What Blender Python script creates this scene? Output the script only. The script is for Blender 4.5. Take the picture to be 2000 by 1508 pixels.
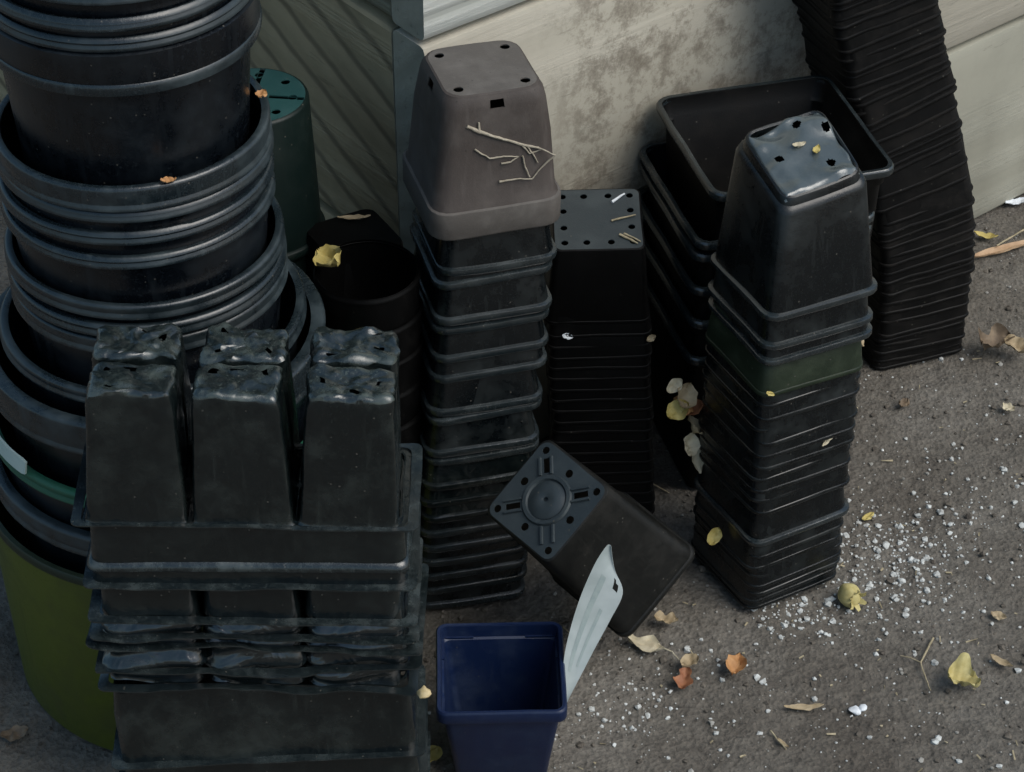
import bpy, bmesh, math, random
from mathutils import Vector, Matrix, noise, geometry
R = math.radians
PI = math.pi
random.seed(7)
for o in list(bpy.data.objects):
    bpy.data.objects.remove(o)
sc = bpy.context.scene
col = sc.collection

# ------------------------------------------------------------------ camera, sky, sun, exposure
cam_d = bpy.data.cameras.new('camera')
cam = bpy.data.objects.new('camera', cam_d)
col.objects.link(cam)
cam.location = (0, 0, 1.46)
cam.rotation_euler = (R(90 - 38), 0, 0)
cam_d.sensor_width = 36
cam_d.lens = 36 * 4500 / 2000
cam_d.clip_start = .05
cam_d.clip_end = 500
sc.camera = cam

SUN_AZ = Vector((.80, -.42, 0)).normalized()      # horizontal direction the light comes from
SUN_EL = R(52)
world = bpy.data.worlds.new('World')
sc.world = world
world.use_nodes = True
wn = world.node_tree
bg = wn.nodes['Background']
sky = wn.nodes.new('ShaderNodeTexSky')
sky.sky_type = 'NISHITA'
sky.sun_disc = False
sky.sun_elevation = SUN_EL
sky.sun_rotation = math.atan2(SUN_AZ.x, SUN_AZ.y)
sky.air_density = 1.0
sky.dust_density = 2.5
sky.ozone_density = 1.0
# thin overcast: the sky colour loses most of its blue
hs = wn.nodes.new('ShaderNodeHueSaturation')
hs.inputs['Saturation'].default_value = 1.1
hs.inputs['Hue'].default_value = .482
wn.links.new(sky.outputs[0], hs.inputs['Color'])
wn.links.new(hs.outputs[0], bg.inputs[0])
bg.inputs[1].default_value = .085
sun_d = bpy.data.lights.new('sun', 'SUN')
sun_d.energy = 1.3
sun_d.angle = R(45)
sun_d.color = (.97, .99, .94)
sun = bpy.data.objects.new('sun', sun_d)
col.objects.link(sun)
sun.location = (2, -1, 3)
sd = SUN_AZ * math.cos(SUN_EL) + Vector((0, 0, math.sin(SUN_EL)))
sun.rotation_euler = sd.to_track_quat('Z', 'Y').to_euler()
vs = sc.view_settings
vs.view_transform = 'Standard'
vs.look = 'None'
vs.gamma = 1
vs.use_curve_mapping = False
vs.exposure = .66

# ------------------------------------------------------------------ materials
def new_mat(name):
    m = bpy.data.materials.new(name)
    m.use_nodes = True
    nt = m.node_tree
    return m, nt, nt.nodes['Principled BSDF']

def N(nt, t, **kw):
    n = nt.nodes.new(t)
    for k, v in kw.items():
        if k in n.inputs:
            n.inputs[k].default_value = v
        else:
            setattr(n, k, v)
    return n

def ramp(nt, fac, stops):
    r = nt.nodes.new('ShaderNodeValToRGB')
    e = r.color_ramp.elements
    e[0].position, e[0].color = stops[0][0], (*stops[0][1], 1)
    e[1].position, e[1].color = stops[-1][0], (*stops[-1][1], 1)
    for p, c in stops[1:-1]:
        x = e.new(p)
        x.color = (*c, 1)
    nt.links.new(fac, r.inputs[0])
    return r

def mixc(nt, fac, a, b):
    m = nt.nodes.new('ShaderNodeMix')
    m.data_type = 'RGBA'
    for sock, v in ((m.inputs[0], fac), (m.inputs[6], a), (m.inputs[7], b)):
        if hasattr(v, 'is_linked'):
            nt.links.new(v, sock)
        elif isinstance(v, (int, float)):
            sock.default_value = v
        else:
            sock.default_value = (*v, 1)
    return m.outputs[2]

def plastic(name, base, dust, rough=.42, dusty=.5, fine=.4, scale=30., spec=.5, crumple=0., speck=(.085, .08, .068)):
    m, nt, p = new_mat(name)
    tc = N(nt, 'ShaderNodeTexCoord')
    oi = N(nt, 'ShaderNodeObjectInfo')
    add = N(nt, 'ShaderNodeVectorMath', operation='ADD')
    mul = N(nt, 'ShaderNodeVectorMath', operation='SCALE')
    comb = N(nt, 'ShaderNodeCombineXYZ')
    for i in range(3):
        nt.links.new(oi.outputs['Random'], comb.inputs[i])
    nt.links.new(comb.outputs[0], mul.inputs[0])
    mul.inputs['Scale'].default_value = 7.3
    nt.links.new(tc.outputs['Object'], add.inputs[0])
    nt.links.new(mul.outputs[0], add.inputs[1])
    v = add.outputs[0]
    n1 = N(nt, 'ShaderNodeTexNoise', Scale=scale, Detail=7., Roughness=.65)
    nt.links.new(v, n1.inputs['Vector'])
    n2 = N(nt, 'ShaderNodeTexNoise', Scale=scale * 22, Detail=3., Roughness=.7)
    nt.links.new(v, n2.inputs['Vector'])
    r1 = ramp(nt, n1.outputs[0], [(.47, (0, 0, 0)), (.70, (dusty, dusty, dusty))])
    r2 = ramp(nt, n2.outputs[0], [(.56, (0, 0, 0)), (.74, (fine, fine, fine))])
    mx = N(nt, 'ShaderNodeMath', operation='MAXIMUM')
    nt.links.new(r1.outputs[0], mx.inputs[0])
    nt.links.new(r2.outputs[0], mx.inputs[1])
    pr_ = N(nt, 'ShaderNodeMapRange')
    pr_.inputs['To Min'].default_value = .45
    pr_.inputs['To Max'].default_value = 1.35
    nt.links.new(oi.outputs['Random'], pr_.inputs['Value'])
    # pale water marks running down the walls and scattered dirt specks
    mps = N(nt, 'ShaderNodeMapping')
    mps.inputs['Scale'].default_value = (1, 1, .12)
    nt.links.new(v, mps.inputs['Vector'])
    n4 = N(nt, 'ShaderNodeTexNoise', Scale=scale * 6, Detail=4., Roughness=.6)
    nt.links.new(mps.outputs[0], n4.inputs['Vector'])
    r4 = ramp(nt, n4.outputs[0], [(.55, (0, 0, 0)), (.8, (dusty * .8, dusty * .8, dusty * .8))])
    mx2 = N(nt, 'ShaderNodeMath', operation='MAXIMUM')
    nt.links.new(mx.outputs[0], mx2.inputs[0])
    nt.links.new(r4.outputs[0], mx2.inputs[1])
    vo = N(nt, 'ShaderNodeTexVoronoi', Scale=170.)
    nt.links.new(v, vo.inputs['Vector'])
    rv = ramp(nt, vo.outputs['Distance'], [(.05, (1, 1, 1)), (.16, (0, 0, 0))])
    sel = N(nt, 'ShaderNodeSeparateColor')
    nt.links.new(vo.outputs['Color'], sel.inputs[0])
    gt = N(nt, 'ShaderNodeMath', operation='GREATER_THAN')
    nt.links.new(sel.outputs[0], gt.inputs[0])
    gt.inputs[1].default_value = .86
    sp_ = N(nt, 'ShaderNodeMath', operation='MULTIPLY')
    nt.links.new(rv.outputs[0], sp_.inputs[0])
    nt.links.new(gt.outputs[0], sp_.inputs[1])
    m3 = N(nt, 'ShaderNodeMath', operation='MULTIPLY')
    m3.use_clamp = True
    nt.links.new(mx2.outputs[0], m3.inputs[0])
    nt.links.new(pr_.outputs[0], m3.inputs[1])
    c = mixc(nt, m3.outputs[0], base, dust)
    c = mixc(nt, sp_.outputs[0], c, speck)
    mx = m3
    nt.links.new(c, p.inputs['Base Color'])
    mr = N(nt, 'ShaderNodeMapRange')
    mr.inputs['To Min'].default_value = rough
    mr.inputs['To Max'].default_value = min(1, rough + .4)
    nt.links.new(mx.outputs[0], mr.inputs['Value'])
    nt.links.new(mr.outputs[0], p.inputs['Roughness'])
    p.inputs['Specular IOR Level'].default_value = spec
    b = N(nt, 'ShaderNodeBump', Strength=.25, Distance=.0006)
    nt.links.new(n2.outputs[0], b.inputs['Height'])
    if crumple:
        n3 = N(nt, 'ShaderNodeTexNoise', Scale=38., Detail=2., Distortion=1.2)
        nt.links.new(v, n3.inputs['Vector'])
        b2 = N(nt, 'ShaderNodeBump', Strength=crumple, Distance=.004)
        nt.links.new(n3.outputs[0], b2.inputs['Height'])
        nt.links.new(b2.outputs[0], b.inputs['Normal'])
    nt.links.new(b.outputs[0], p.inputs['Normal'])
    return m

M = {}
M['black'] = plastic('black_plastic', (.0018, .0030, .0038), (.024, .030, .030), .24, .55, spec=.5)
M['black_tub'] = plastic('tub_plastic', (.0020, .0034, .0054), (.022, .030, .036), .26, .5, scale=14, spec=.5)
M['tub_rim'] = plastic('tub_rim_plastic', (.007, .012, .015), (.042, .060, .066), .26, .65, scale=18, spec=.7)  # lighter than the tub walls: rim highlights put into the colour
M['black_rim'] = plastic('rim_plastic', (.012, .017, .019), (.05, .060, .06), .17, .5, spec=.9)  # highlight along the pot lips painted as a paler black
M['black_dull'] = plastic('dull_black_plastic', (.002, .002, .002), (.014, .012, .010), .5, .7, spec=.2)
M['deep_green'] = plastic('deep_green_plastic', (.004, .011, .0095), (.014, .022, .018), .45, .5, spec=.3)
M['shade_black'] = plastic('shaded_black_plastic', (.0015, .0015, .0015), (.005, .0045, .004), .45, .4, spec=.15, speck=(.02, .018, .015))  # darker black with the shade between the stacks put into it
M['gloss'] = plastic('thin_glossy_plastic', (.0035, .0060, .0066), (.032, .040, .036), .16, .5, .3, scale=24, crumple=.3, spec=.7)
M['green_black'] = plastic('dark_green_plastic', (.009, .017, .008), (.026, .040, .018), .42, .5)
M['edge'] = plastic('lit_edge_plastic', (.008, .012, .013), (.08, .10, .098), .17, .5, .3, scale=48, spec=.8)  # bright edge highlights painted into the colour of the tray edges
M['cell_top'] = plastic('dusty_skylit_plastic', (.008, .012, .012), (.085, .105, .09), .16, .7, .3, scale=45, spec=1.0, crumple=.35)  # some dust, plus sky sheen on the cell tops painted in as pale colour
M['gloss_crumpled'] = plastic('crumpled_thin_plastic', (.005, .008, .009), (.03, .04, .038), .16, .3, .3, scale=22, spec=1.0, crumple=.7)
M['grey_base'] = plastic('skylit_grey_plastic', (.026, .035, .040), (.055, .068, .07), .34, .6)  # light falling on the upturned bases is put into this paler grey
M['grey_black'] = plastic('charcoal_plastic', (.005, .0055, .005), (.018, .017, .014), .5, .6, spec=.3)
M['brown'] = plastic('brown_plastic', (.058, .047, .041), (.112, .097, .086), .55, .7, spec=.35, speck=(.03, .026, .02))
M['brown_base'] = plastic('pale_lit_brown_plastic', (.085, .075, .066), (.17, .155, .138), .65, .8, speck=(.04, .035, .03))  # paler rim band; on the base, light from above put into the colour
M['blue'] = plastic('blue_plastic', (.004, .012, .046), (.016, .030, .066), .38, .7, speck=(.05, .05, .06))
M['lime'] = plastic('lime_plastic', (.085, .105, .008), (.05, .05, .018), .45, .9, scale=11)
M['teal'] = plastic('teal_plastic', (.018, .065, .062), (.045, .10, .095), .4, .5)
M['green_rim'] = plastic('green_plastic', (.012, .09, .05), (.04, .12, .08), .4, .4)
M['label'] = plastic('pale_label', (.42, .52, .48), (.55, .6, .56), .5, .4)

def wood(name, light, dark, axis_y=.09, axis_z=.3, scale=24, stain=None, saw=0., bump=.6, weather=.5, wob=2.2):
    m, nt, p = new_mat(name)
    tc = N(nt, 'ShaderNodeTexCoord')
    mp = N(nt, 'ShaderNodeMapping')
    mp.inputs['Location'].default_value = (0, -axis_y, -axis_z)
    mp.inputs['Scale'].default_value = (.07, 1, 1)
    nt.links.new(tc.outputs['Object'], mp.inputs['Vector'])
    w = N(nt, 'ShaderNodeTexWave', Scale=scale, Distortion=wob, Detail=3.)
    w.wave_type = 'RINGS'
    w.rings_direction = 'X'
    w.inputs['Detail Scale'].default_value = 1.3
    nt.links.new(mp.outputs[0], w.inputs['Vector'])
    mf = N(nt, 'ShaderNodeMapping')
    mf.inputs['Scale'].default_value = (5, 170, 170)
    nt.links.new(tc.outputs['Object'], mf.inputs['Vector'])
    fib = N(nt, 'ShaderNodeTexNoise', Scale=1., Detail=6., Roughness=.7)
    nt.links.new(mf.outputs[0], fib.inputs['Vector'])
    blot = N(nt, 'ShaderNodeTexNoise', Scale=9., Detail=8., Roughness=.68)
    nt.links.new(tc.outputs['Object'], blot.inputs['Vector'])
    rw = ramp(nt, w.outputs['Fac'], [(.1, (.0, .0, .0)), (.85, (1, 1, 1))])
    mu = N(nt, 'ShaderNodeMath', operation='MULTIPLY')
    nt.links.new(rw.outputs[0], mu.inputs[0])
    rf = ramp(nt, fib.outputs[0], [(.3, (.35, .35, .35)), (.62, (1, 1, 1))])
    nt.links.new(rf.outputs[0], mu.inputs[1])
    c = mixc(nt, mu.outputs[0], dark, light)
    rb = ramp(nt, blot.outputs[0], [(.42, (0, 0, 0)), (.68, (weather, weather, weather))])
    c = mixc(nt, rb.outputs[0], c, tuple(x * .55 for x in dark))
    height = mu.outputs[0]
    if stain:
        # mud splashes: a patch of brown blotches with its own place on the board
        sx0, sx1, amt, tone = stain
        sep = N(nt, 'ShaderNodeSeparateXYZ')
        nt.links.new(tc.outputs['Object'], sep.inputs[0])
        a = N(nt, 'ShaderNodeMapRange')
        a.interpolation_type = 'SMOOTHSTEP'
        a.inputs['From Min'].default_value = sx0
        a.inputs['From Max'].default_value = sx0 + .1
        b = N(nt, 'ShaderNodeMapRange')
        b.interpolation_type = 'SMOOTHSTEP'
        b.inputs['From Min'].default_value = sx1
        b.inputs['From Max'].default_value = sx1 - .12
        nt.links.new(sep.outputs[0], a.inputs[0])
        nt.links.new(sep.outputs[0], b.inputs[0])
        ab = N(nt, 'ShaderNodeMath', operation='MULTIPLY')
        nt.links.new(a.outputs[0], ab.inputs[0])
        nt.links.new(b.outputs[0], ab.inputs[1])
        sn = N(nt, 'ShaderNodeTexNoise', Scale=24., Detail=12., Roughness=.8)
        nt.links.new(tc.outputs['Object'], sn.inputs['Vector'])
        rs = ramp(nt, sn.outputs[0], [(.47, (0, 0, 0)), (.55, (amt * .6, amt * .6, amt * .6)), (.66, (amt, amt, amt))])
        ms = N(nt, 'ShaderNodeMath', operation='MULTIPLY')
        nt.links.new(ab.outputs[0], ms.inputs[0])
        nt.links.new(rs.outputs[0], ms.inputs[1])
        c = mixc(nt, ms.outputs[0], c, tone)
    if saw:
        mw = N(nt, 'ShaderNodeMapping')
        mw.inputs['Rotation'].default_value = (0, R(24), 0)
        nt.links.new(tc.outputs['Object'], mw.inputs['Vector'])
        sw = N(nt, 'ShaderNodeTexWave', Scale=8.5, Distortion=.9, Detail=5.)
        sw.bands_direction = 'Z'
        sw.inputs['Detail Scale'].default_value = 2.
        nt.links.new(mw.outputs[0], sw.inputs['Vector'])
        rs2 = ramp(nt, sw.outputs['Fac'], [(.0, (saw, saw, saw)), (.22, (0, 0, 0))])
        c = mixc(nt, rs2.outputs[0], c, tuple(x * .45 for x in dark))
        sm = N(nt, 'ShaderNodeMath', operation='MULTIPLY_ADD')
        nt.links.new(sw.outputs['Fac'], sm.inputs[0])
        sm.inputs[1].default_value = .6
        nt.links.new(height, sm.inputs[2])
        height = sm.outputs[0]
    # fine dark checks and scuffs along the grain
    mk = N(nt, 'ShaderNodeMapping')
    mk.inputs['Scale'].default_value = (14, 90, 90)
    nt.links.new(tc.outputs['Object'], mk.inputs['Vector'])
    nk = N(nt, 'ShaderNodeTexNoise', Scale=1., Detail=5., Roughness=.75)
    nt.links.new(mk.outputs[0], nk.inputs['Vector'])
    rk = ramp(nt, nk.outputs[0], [(.60, (0, 0, 0)), (.68, (.7, .7, .7))])
    c = mixc(nt, rk.outputs[0], c, tuple(x * .5 for x in dark))
    nt.links.new(c, p.inputs['Base Color'])
    p.inputs['Roughness'].default_value = .75
    b = N(nt, 'ShaderNodeBump', Strength=bump, Distance=.003)
    nt.links.new(height, b.inputs['Height'])
    nt.links.new(b.outputs[0], p.inputs['Normal'])
    return m

M['wood_white'] = wood('whitewashed_wood', (.66, .67, .62), (.50, .51, .46), .10, .26, 17, bump=.4, weather=.15, wob=1.4)
M['wood_right'] = wood('stained_grey_wood', (.49, .455, .375), (.43, .40, .325), .14, .1, 9, stain=(.10, .66, .9, (.13, .105, .075)), bump=.25, weather=.25, wob=.6)
M['wood_low'] = wood('olive_grey_wood', (.37, .36, .295), (.32, .31, .25), .12, .2, 8, bump=.25, weather=.35, wob=.6)
M['wood_end'] = wood('end_grain_wood', (.34, .335, .27), (.30, .295, .235), .3, .5, 11, bump=.25, wob=1.2)
M['wood_left'] = wood('rough_sawn_wood', (.42, .345, .215), (.36, .295, .18), .1, .15, 12, saw=.9, bump=.6, wob=1.)
M['wood_left_top'] = wood('grey_green_wood', (.30, .295, .21), (.19, .18, .13), .1, .2, 24, bump=.8, wob=.8)

def soil_mat():
    m, nt, p = new_mat('soil')
    tc = N(nt, 'ShaderNodeTexCoord')
    a = N(nt, 'ShaderNodeTexNoise', Scale=5.5, Detail=9., Roughness=.62)
    b = N(nt, 'ShaderNodeTexNoise', Scale=120., Detail=6., Roughness=.72)
    v = N(nt, 'ShaderNodeTexVoronoi', Scale=230.)
    for n in (a, b, v):
        nt.links.new(tc.outputs['Object'], n.inputs['Vector'])
    ca = ramp(nt, a.outputs[0], [(.32, (.096, .082, .066)), (.5, (.142, .127, .106)), (.7, (.19, .174, .150))])
    cb = ramp(nt, b.outputs[0], [(.34, (.45, .45, .45)), (.52, (.95, .95, .95)), (.72, (1.35, 1.35, 1.32))])
    mu = nt.nodes.new('ShaderNodeMix')
    mu.data_type = 'RGBA'
    mu.blend_type = 'MULTIPLY'
    mu.inputs[0].default_value = .8
    nt.links.new(ca.outputs[0], mu.inputs[6])
    nt.links.new(cb.outputs[0], mu.inputs[7])
    nt.links.new(mu.outputs[2], p.inputs['Base Color'])
    p.inputs['Roughness'].default_value = .9
    h = N(nt, 'ShaderNodeMath', operation='MULTIPLY_ADD')
    nt.links.new(v.outputs['Distance'], h.inputs[0])
    h.inputs[1].default_value = .5
    nt.links.new(b.outputs[0], h.inputs[2])
    bm_ = N(nt, 'ShaderNodeBump', Strength=.9, Distance=.004)
    nt.links.new(h.outputs[0], bm_.inputs['Height'])
    nt.links.new(bm_.outputs[0], p.inputs['Normal'])
    return m
M['soil'] = soil_mat()

def organic(name, c1, c2, scale=60, rough=.7, trans=0.):
    m, nt, p = new_mat(name)
    tc = N(nt, 'ShaderNodeTexCoord')
    a = N(nt, 'ShaderNodeTexNoise', Scale=scale, Detail=6., Roughness=.65)
    nt.links.new(tc.outputs['Object'], a.inputs['Vector'])
    r = ramp(nt, a.outputs[0], [(.35, c1), (.65, c2)])
    nt.links.new(r.outputs[0], p.inputs['Base Color'])
    p.inputs['Roughness'].default_value = rough
    b = N(nt, 'ShaderNodeBump', Strength=.5, Distance=.001)
    nt.links.new(a.outputs[0], b.inputs['Height'])
    nt.links.new(b.outputs[0], p.inputs['Normal'])
    return m
M['perlite'] = organic('perlite', (.32, .32, .30), (.64, .66, .64), 160, .9)
M['crumb'] = organic('soil_crumb', (.05, .042, .034), (.15, .13, .105), 90, .95)
M['grit'] = organic('grit', (.17, .16, .14), (.36, .35, .32), 70, .9)
M['straw'] = organic('straw', (.24, .20, .12), (.44, .37, .24), 120)
M['stalk'] = organic('dry_stalk', (.22, .19, .14), (.40, .35, .27), 160)
M['leaf_orange'] = organic('orange_leaf', (.36, .17, .06), (.50, .27, .11), 60)
M['leaf_rust'] = organic('rust_leaf', (.20, .07, .03), (.38, .17, .08), 60)
M['leaf_cream'] = organic('cream_leaf', (.42, .36, .24), (.58, .52, .38), 60)
M['leaf_yellow'] = organic('yellow_leaf', (.40, .31, .08), (.55, .46, .18), 60)
M['leaf_tan'] = organic('tan_leaf', (.28, .21, .12), (.44, .35, .22), 60)
M['leaf_brown'] = organic('brown_leaf', (.12, .085, .055), (.23, .17, .11), 60)
M['husk'] = organic('yellow_husk', (.40, .33, .12), (.55, .48, .22), 90)
M['pebble'] = organic('ochre_pebble', (.45, .34, .16), (.58, .46, .26), 200)
M['scrap'] = organic('white_scrap', (.6, .63, .66), (.75, .78, .8), 200)
M['bark'] = organic('bark_strip', (.36, .22, .12), (.52, .36, .22), 50)

def tag_mat():
    m, nt, p = new_mat('white_tag')
    tc = N(nt, 'ShaderNodeTexCoord')
    w = N(nt, 'ShaderNodeTexNoise', Scale=30., Detail=3.)
    nt.links.new(tc.outputs['Object'], w.inputs['Vector'])
    r = ramp(nt, w.outputs[0], [(.4, (.33, .38, .375)), (.65, (.44, .49, .49))])
    nt.links.new(r.outputs[0], p.inputs['Base Color'])
    p.inputs['Roughness'].default_value = .4
    return m
M['tag'] = tag_mat()
M['tag_print'] = organic('faded_print', (.27, .33, .33), (.32, .38, .37), 90, .5)

# ------------------------------------------------------------------ object helpers
ORD = ['first', 'second', 'third', 'fourth', 'fifth', 'sixth', 'seventh', 'eighth', 'ninth', 'tenth', 'eleventh',
       'twelfth', 'thirteenth', 'fourteenth', 'fifteenth', 'sixteenth', 'seventeenth', 'eighteenth', 'nineteenth',
       'twentieth', 'twenty-first', 'twenty-second', 'twenty-third', 'twenty-fourth', 'twenty-fifth', 'twenty-sixth',
       'twenty-seventh', 'twenty-eighth', 'twenty-ninth', 'thirtieth', 'thirty-first', 'thirty-second', 'thirty-third',
       'thirty-fourth', 'thirty-fifth', 'thirty-sixth', 'thirty-seventh', 'thirty-eighth', 'thirty-ninth', 'fortieth',
       'forty-first', 'forty-second', 'forty-third', 'forty-fourth', 'forty-fifth']

def to_mesh(bm, name, mat, angle=40, smooth=True):
    bmesh.ops.recalc_face_normals(bm, faces=bm.faces[:])
    me = bpy.data.meshes.new(name)
    bm.to_mesh(me)
    bm.free()
    me.materials.append(mat)
    if smooth:
        me.polygons.foreach_set('use_smooth', [True] * len(me.polygons))
        me.set_sharp_from_angle(angle=R(angle))
    return me

def link(name, me, parent=None):
    o = bpy.data.objects.new(name, me)
    col.objects.link(o)
    if parent:
        o.parent = parent
    return o

def tag(o, label, cat, group=None, kind=None):
    if label: o['label'] = label
    if cat: o['category'] = cat
    if group: o['group'] = group
    if kind: o['kind'] = kind
    return o

def thing(name, mat, label, cat, group=None):
    o = link(name, None)
    o.matrix_world = mat
    o.empty_display_size = .03
    return tag(o, label, cat, group)

def frame(x, y, z, rz=0., tx=0., ty=0.):
    return Matrix.Translation((x, y, z)) @ Matrix.Rotation(tx, 4, 'X') @ Matrix.Rotation(ty, 4, 'Y') @ Matrix.Rotation(rz, 4, 'Z')

def rsq(ax, ay, r, k=4, side=4):
    """rounded rectangle loop, half sizes ax, ay"""
    r = min(r, ax * .98, ay * .98)
    pts = []
    cs = [(ax - r, ay - r, 0), (-(ax - r), ay - r, 90), (-(ax - r), -(ay - r), 180), (ax - r, -(ay - r), 270)]
    for i, (cx, cy, a0) in enumerate(cs):
        for j in range(k + 1):
            a = R(a0 + 90 * j / k)
            pts.append((cx + r * math.cos(a), cy + r * math.sin(a)))
        nx, ny, na = cs[(i + 1) % 4]
        p = pts[-1]
        q = (nx + r * math.cos(R(na)), ny + r * math.sin(R(na)))
        for s in range(1, side):
            f = s / side
            pts.append((p[0] + (q[0] - p[0]) * f, p[1] + (q[1] - p[1]) * f))
    return pts

def circle(r, n=24, cx=0, cy=0):
    return [(cx + r * math.cos(2 * PI * i / n), cy + r * math.sin(2 * PI * i / n)) for i in range(n)]

def loft(bm, loops, closed=False):
    """loops of 3D points with equal length; faces between consecutive loops"""
    vl = [[bm.verts.new(p) for p in lp] for lp in loops]
    rng = range(len(vl)) if closed else range(len(vl) - 1)
    for i in rng:
        a, b = vl[i], vl[(i + 1) % len(vl)]
        n = len(a)
        for j in range(n):
            bm.faces.new((a[j], a[(j + 1) % n], b[(j + 1) % n], b[j]))
    return vl

def plate(bm, outer, holes, z0, z1):
    """flat plate with real holes, z0..z1, side walls on the holes and outer edge"""
    vs2, es = [], []
    for lp in [outer] + holes:
        s = len(vs2)
        vs2 += [Vector(p) for p in lp]
        es += [(s + i, s + (i + 1) % len(lp)) for i in range(len(lp))]
    ov, oe, of, a, b, c = geometry.delaunay_2d_cdt(vs2, es, [], 0, 1e-7)
    def inside(p, poly):
        r = False
        j = len(poly) - 1
        for i in range(len(poly)):
            if (poly[i][1] > p[1]) != (poly[j][1] > p[1]) and p[0] < (poly[j][0] - poly[i][0]) * (p[1] - poly[i][1]) / (poly[j][1] - poly[i][1]) + poly[i][0]:
                r = not r
            j = i
        return r
    keep = []
    for f in of:
        ce = sum((Vector(ov[i]) for i in f), Vector((0, 0))) / len(f)
        if inside(ce, outer) and not any(inside(ce, h) for h in holes):
            keep.append(f)
    for z, flip in ((z1, False), (z0, True)):
        vv = [bm.verts.new((p[0], p[1], z)) for p in ov]
        for f in keep:
            ids = [vv[i] for i in f]
            bm.faces.new(ids[::-1] if flip else ids)
    for h in [outer] + holes:
        loft(bm, [[(p[0], p[1], z0) for p in h], [(p[0], p[1], z1) for p in h]])

def warp(bm, amp, freq, seed):
    off = Vector((seed * 3.1, seed * 1.7, seed * 5.3))
    for v in bm.verts:
        v.co += noise.noise_vector(v.co * freq + off) * amp

def square_pot(prof, lip, t=.0011, warp_amp=.0006, seed=0, holes=(), mats=('black', 'black_rim', 'black'), wfreq=22, base_round=.002, k=4, side=4):
    """meshes of an upturned pot: rim plane at z=0, base at z=h.
    prof = [(z, half, corner radius)...]; lip = (outer half, corner radius, height)"""
    z_end, h_end, r_end = prof[-1]
    pr = prof[:-1] + [(z_end - base_round, h_end, r_end), (z_end - base_round * .3, h_end - base_round * .3, r_end), (z_end, h_end - base_round, r_end)]
    bm = bmesh.new()
    outer = [[(x, y, z) for x, y in rsq(h, h, r, k, side)] for z, h, r in pr]
    inner = [[(x, y, z - (t if i == len(pr) - 1 else 0)) for x, y in rsq(h - t, h - t, max(r - t, .001), k, side)] for i, (z, h, r) in enumerate(pr)]
    loft(bm, outer + inner[::-1], closed=True)
    warp(bm, warp_amp, wfreq, seed)
    wall = to_mesh(bm, 'pot_wall', M[mats[0]])
    bm = bmesh.new()
    lo, lr, lh = lip
    wi = prof[0][1] - t * .5
    wr = prof[0][2]
    # wall half at lip height
    def half_at(z):
        for (z0, h0, r0), (z1, h1, r1) in zip(prof, prof[1:]):
            if z0 <= z <= z1:
                f = (z - z0) / (z1 - z0)
                return h0 + (h1 - h0) * f, r0 + (r1 - r0) * f
        return prof[0][1], prof[0][2]
    hh, hr = half_at(lh)
    e = min(.0012, lh * .3)
    lp = [(wi, wr, -.0006), (lo - e, lr, -.0008), (lo - e * .25, lr, e * .35), (lo, lr, e), (lo, lr, lh - e), (lo - e * .25, lr, lh - e * .35), (lo - e, lr, lh), (hh - t * .3, hr, lh + .0006), (hh - t * .5, hr, lh * .5)]
    loft(bm, [[(x, y, z) for x, y in rsq(a, a, r, k, side)] for a, r, z in lp], closed=True)
    warp(bm, warp_amp, wfreq, seed)
    rim = to_mesh(bm, 'pot_rim', M[mats[1]])
    out = {'wall': wall, 'rim': rim}
    bm = bmesh.new()
    plate(bm, rsq(h_end - base_round, h_end - base_round, r_end, k, side), list(holes), z_end - t, z_end)
    warp(bm, warp_amp, wfreq, seed)
    out['base'] = to_mesh(bm, 'pot_base', M[mats[2]])
    return out

def put_pot(name, meshes, mat, label, group=None, parts=('wall', 'rim'), cat='plant pot'):
    t = thing(name, mat, label, cat, group)
    for k in parts:
        link(k, meshes[k], t)
    return t

# ------------------------------------------------------------------ the setting: ground
def axis(lo, hi, step, far):
    a = []
    x = lo
    while x < hi + 1e-6:
        a.append(x)
        x += step
    s, x = step, hi
    while x < far:
        s *= 1.25
        x += s
        a.append(x)
    s, x = step, lo
    while x > -far:
        s *= 1.25
        x -= s
        a.insert(0, x)
    return a

def ground_h(x, y):
    v = Vector((x, y, 0))
    h = noise.fractal(v * 9, 1, 2, 4) * .004
    near = max(0, 1 - max(abs(x - .1), abs(y - 1.7)) / 1.2)
    if near > 0:
        h += noise.fractal(v * 70, .8, 2, 3) * .0016
        h += max(0, noise.noise(v * 140) - .15) * .004
    else:
        h += noise.noise(v * .4) * .02
    return h - .003

xs = axis(-.55, .85, .006, 90)
ys = axis(1.05, 2.5, .006, 90)
nx, ny = len(xs), len(ys)
verts = [(x, y, ground_h(x, y)) for y in ys for x in xs]
faces = [(j * nx + i, j * nx + i + 1, (j + 1) * nx + i + 1, (j + 1) * nx + i) for j in range(ny - 1) for i in range(nx - 1)]
me = bpy.data.meshes.new('ground')
me.from_pydata(verts, [], faces)
me.polygons.foreach_set('use_smooth', [True] * len(faces))
me.materials.append(M['soil'])
tag(link('ground', me), 'bare packed grey-brown soil', None, None, 'structure')

# ------------------------------------------------------------------ raised bed of timber planks
WA = R(38.6)
WC = Vector((-.0735, 1.695, 0))
WR = Vector((math.cos(WA), math.sin(WA), 0))
WL = Vector((-math.sin(WA), math.cos(WA), 0))
TH = .045
bed = thing('raised_bed', Matrix.Translation(WC), 'weathered grey timber raised bed whose outer corner stands behind the stacked pots', 'raised bed')

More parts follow.
